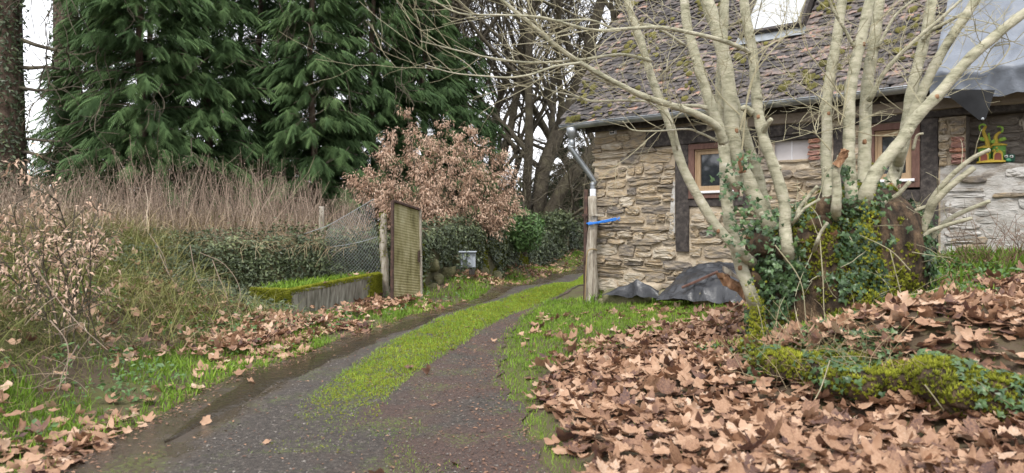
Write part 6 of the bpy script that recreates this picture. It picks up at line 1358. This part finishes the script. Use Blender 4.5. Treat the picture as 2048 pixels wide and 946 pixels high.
u_ = 1024 + FPX * P[:, 0] / P[:, 1]; v_ = HZ - FPX * (P[:, 2] - EYE) / P[:, 1]; score = sz / P[:, 1] * (.6 + pile.max() * 0 + np.concatenate([pile, np.full(len(ex), .07)]) * 9) * np.where((u_ > -20) & (u_ < 2070) & (v_ < 975), 1, 0)
order = np.argsort(-score); near = order[:300]; restI = order[300:]
hiM = [None] * (len(PL_HI) * 8)
def hi_mesh(k, q):
    i = k * 8 + q
    if hiM[i] is None: m = MB(); m.add(PL_HI[k][0], PL_HI[k][1], None, q / 7.0); hiM[i] = m.mesh('fallen_leaf', M['dead_leaf'], True)
    return hiM[i]
first = None
for i in near:
    q = int(np.clip(round(tn[i] * 7), 0, 7)); o = bpy.data.objects.new('fallen_leaf', hi_mesh(int(rng.integers(len(PL_HI))), q)); COL.objects.link(o)
    m3 = Mx[i] * sz[i] * 1.04; o.matrix_world = Matrix([[*m3[0], P[i][0]], [*m3[1], P[i][1]], [*m3[2], P[i][2]], [0, 0, 0, 1]])
    px_, py_ = P[i][0], P[i][1]; big = 'large' if sz[i] > .125 else 'small'
    look = ('dark rotten', 'dark rotten', 'russet', 'russet', 'tan', 'tan', 'pale', 'pale')[q]; tilt = 'upturned' if Mx[i][2, 2] < .78 else 'flat lying'
    if i >= N - len(ex): lab = LEX[i - (N - len(ex))]; grp = None
    else:
        logy = float(np.interp(px_, LP[:, 0], LP[:, 1]))
        if px_ < XL(py_) + .1: pl = 'on the far verge of the track'
        elif px_ < XR(py_): pl = 'alone on the bare track'
        elif px_ < XR(py_) + .55: pl = 'at the litter edge beside the track'
        elif px_ > LP[0, 0] and py_ > logy: pl = 'on the terrace behind the mossy log' if px_ > 2.0 else 'between the log end and the tree stool'
        elif px_ > LP[0, 0]: pl = 'in the litter right below the mossy log'
        else: pl = 'in the middle of the open leaf litter'
        lab = f'{big} {look} plane leaf, {tilt}, {pl}'; grp = f'{big} {look} {tilt} leaves {pl}'
    tag(o, lab, 'leaf', grp)
b = MB()
for k in range(12):
    s = restI[k::12]; f_ = P[s, 1] > 4.9
    for t_, q_ in ((PL_FAR, s[f_]), (PL_LO, s[~f_])): scatter(b, t_[k], P[q_], Mx[q_], sz[q_] * 1.04, tn[q_])
b.build('fallen_leaves', M['dead_leaf'], smooth=True, kind='stuff')
# wet rotting leaf scraps along the rut and on the gravel
n = 5200; y = 3.0 + 9 * U(size=n) ** 1.3; s = U(size=n); x = np.where(s < .45, XL(y) + rng.normal(0, .10, n), np.where(s < .75, XR(y) - np.abs(rng.normal(0, .28, n)), XL(y) + (XR(y) - XL(y)) * U(size=n))); P = gp(x, y, .017); b = MB()
scatter(b, SIMPLE, P, rot(U(0, 6.28, n), U(-.4, .2, n), U(-.3, .3, n)), U(.008, .035, n), U(.0, .5, n)); b.build('leaf_scraps', M['dead_leaf'], kind='stuff')
# loose gravel on the track
n = 14000; y = 2.9 + 8 * U(size=n) ** 1.5; x = XL(y) + (XR(y) - XL(y)) * U(.2, 1, n); P = gp(x, y, .014); b = MB(); oc = np.array([(1, 0, 0), (-1, 0, 0), (0, 1, 0), (0, -1, 0), (0, 0, .6)], float); of = np.array([(0, 2, 4), (2, 1, 4), (1, 3, 4), (3, 0, 4)])
scatter(b, (oc, of), P, rot(U(0, 6.28, n), U(-.3, .3, n), U(-.3, .3, n)), U(.002, .006, n) * np.where(U(size=n) < .06, 2.0, 1), U(0, 1, n)); b.build('gravel', mat('gravel_stones', [(0, (.03, .026, .024)), (.6, (.10, .085, .075)), (1, (.28, .26, .23))], scale=30, tone=.8, bump=0), kind='stuff')
# low green weeds
b = MB(); n = 2600; y = 4 + 12 * U(size=n) ** 1.4; x = XL(y) - U(.15, 1.6, n); k_ = wob(np.stack([x, y, x * 0 + 4], -1), 2.0) > .25; x, y = x[k_], y[k_]; P = gp(x, y, .03); P[:, 2] += U(0, .09, len(P)); scatter(b, SIMPLE, P, frames(np.tile([0, -.2, 1.], (len(P), 1)), U(0, 6.28, len(P)), .5), U(.03, .07, len(P)), U(.2, .8, len(P)))
b.build('weeds', M['bush_green'], kind='stuff')

b = MB(); n = 14000; x = U(-5.4, -2.3, n); y = U(8.2, 11.6, n); l_ = (x - F0[0]) * dv[0] + (y - F0[1]) * dv[1]; d_ = (x - F0[0]) * bk[0] + (y - F0[1]) * bk[1]
ok = ~((l_ > -.05) & (l_ < LEN) & (d_ < DEP)) & (d_ > -.1 - .3 * (l_ < 0)) & (wob(np.stack([x, y, x * 0], -1), 1.4) + (y - 9.2) * .5 > -.1); P = gp(x[ok], y[ok], .0); N = len(P); P[:, 2] += np.abs(rng.normal(0, .07, N))
scatter(b, SIMPLE, P, frames(np.tile([.2, -.5, .8], (N, 1)), U(0, 6.28, N), .5), U(.035, .075, N), np.clip(rng.normal(.42, .22, N), 0, 1)); b.build('ground_ivy', M['hedge_ivy'], kind='stuff')
b = MB(); n = 1500; P = gp(U(3.15, 4.6, n), U(6.4, 7.9, n), .02); P = P[wob(P, 1.8) > -.1]; n = len(P); P[:, 2] += U(0, .12, n); scatter(b, SIMPLE, P, frames(np.tile([0, -.2, 1.], (n, 1)), U(0, 6.28, n), .6), U(.03, .07, n), U(.2, .8, n)); b.build('weeds', M['bush_green'], kind='stuff')
x, y = U(3.1, 5.6, 1800), U(6.3, 8.2, 1800); k_ = (wob(np.stack([x, y, x * 0], -1), 1.6) > -.2) & wallfront(x, y); turf('rank_grass', x[k_], y[k_], U(.08, .24, k_.sum()), .18)

print('TRIS', sum(len(o.data.loop_triangles) if o.data.loop_triangles else sum(len(p.vertices) - 2 for p in o.data.polygons) if len(o.data.polygons) < 2000 else (len(o.data.loops) - 2 * len(o.data.polygons)) for o in COL.objects if o.type == 'MESH'))

n = 11000; y = U(3.3, 9.5, n); d = U(.1, 3.4, n); x = XL(y) - d; ok = (x / y > -.74) & (wob(np.stack([x + 3, y, x * 0], -1), 1.2) > .22) & ~((x > -3.6) & (y > 9)); turf('bank_green', x[ok], y[ok], U(.04, .13, ok.sum()), .30)
b = MB(); n = 5000; y = U(3.3, 9.5, n); d = U(.3, 3.2, n); x = XL(y) - d; ok = (wob(np.stack([x, y, x * 0 + 7], -1), 1.5) > .1) & ~((x > -3.6) & (y > 9)); P = gp(x[ok], y[ok], .02); P[:, 2] += U(0, .12, len(P)); scatter(b, SIMPLE, P, frames(np.tile([0, -.3, 1.], (len(P), 1)), U(0, 6.28, len(P)), .6), U(.025, .06, len(P)), U(.1, .8, len(P))); b.build('weeds', M['bush_green'], kind='stuff')
from collections import Counter
_c = Counter()
for o in COL.objects:
    if o.type == 'MESH':
        r_ = o
        while r_.parent: r_ = r_.parent
        _c[r_.name.split('.')[0]] += len(o.data.loops) - 2 * len(o.data.polygons)
print('BYKIND', _c.most_common(14))
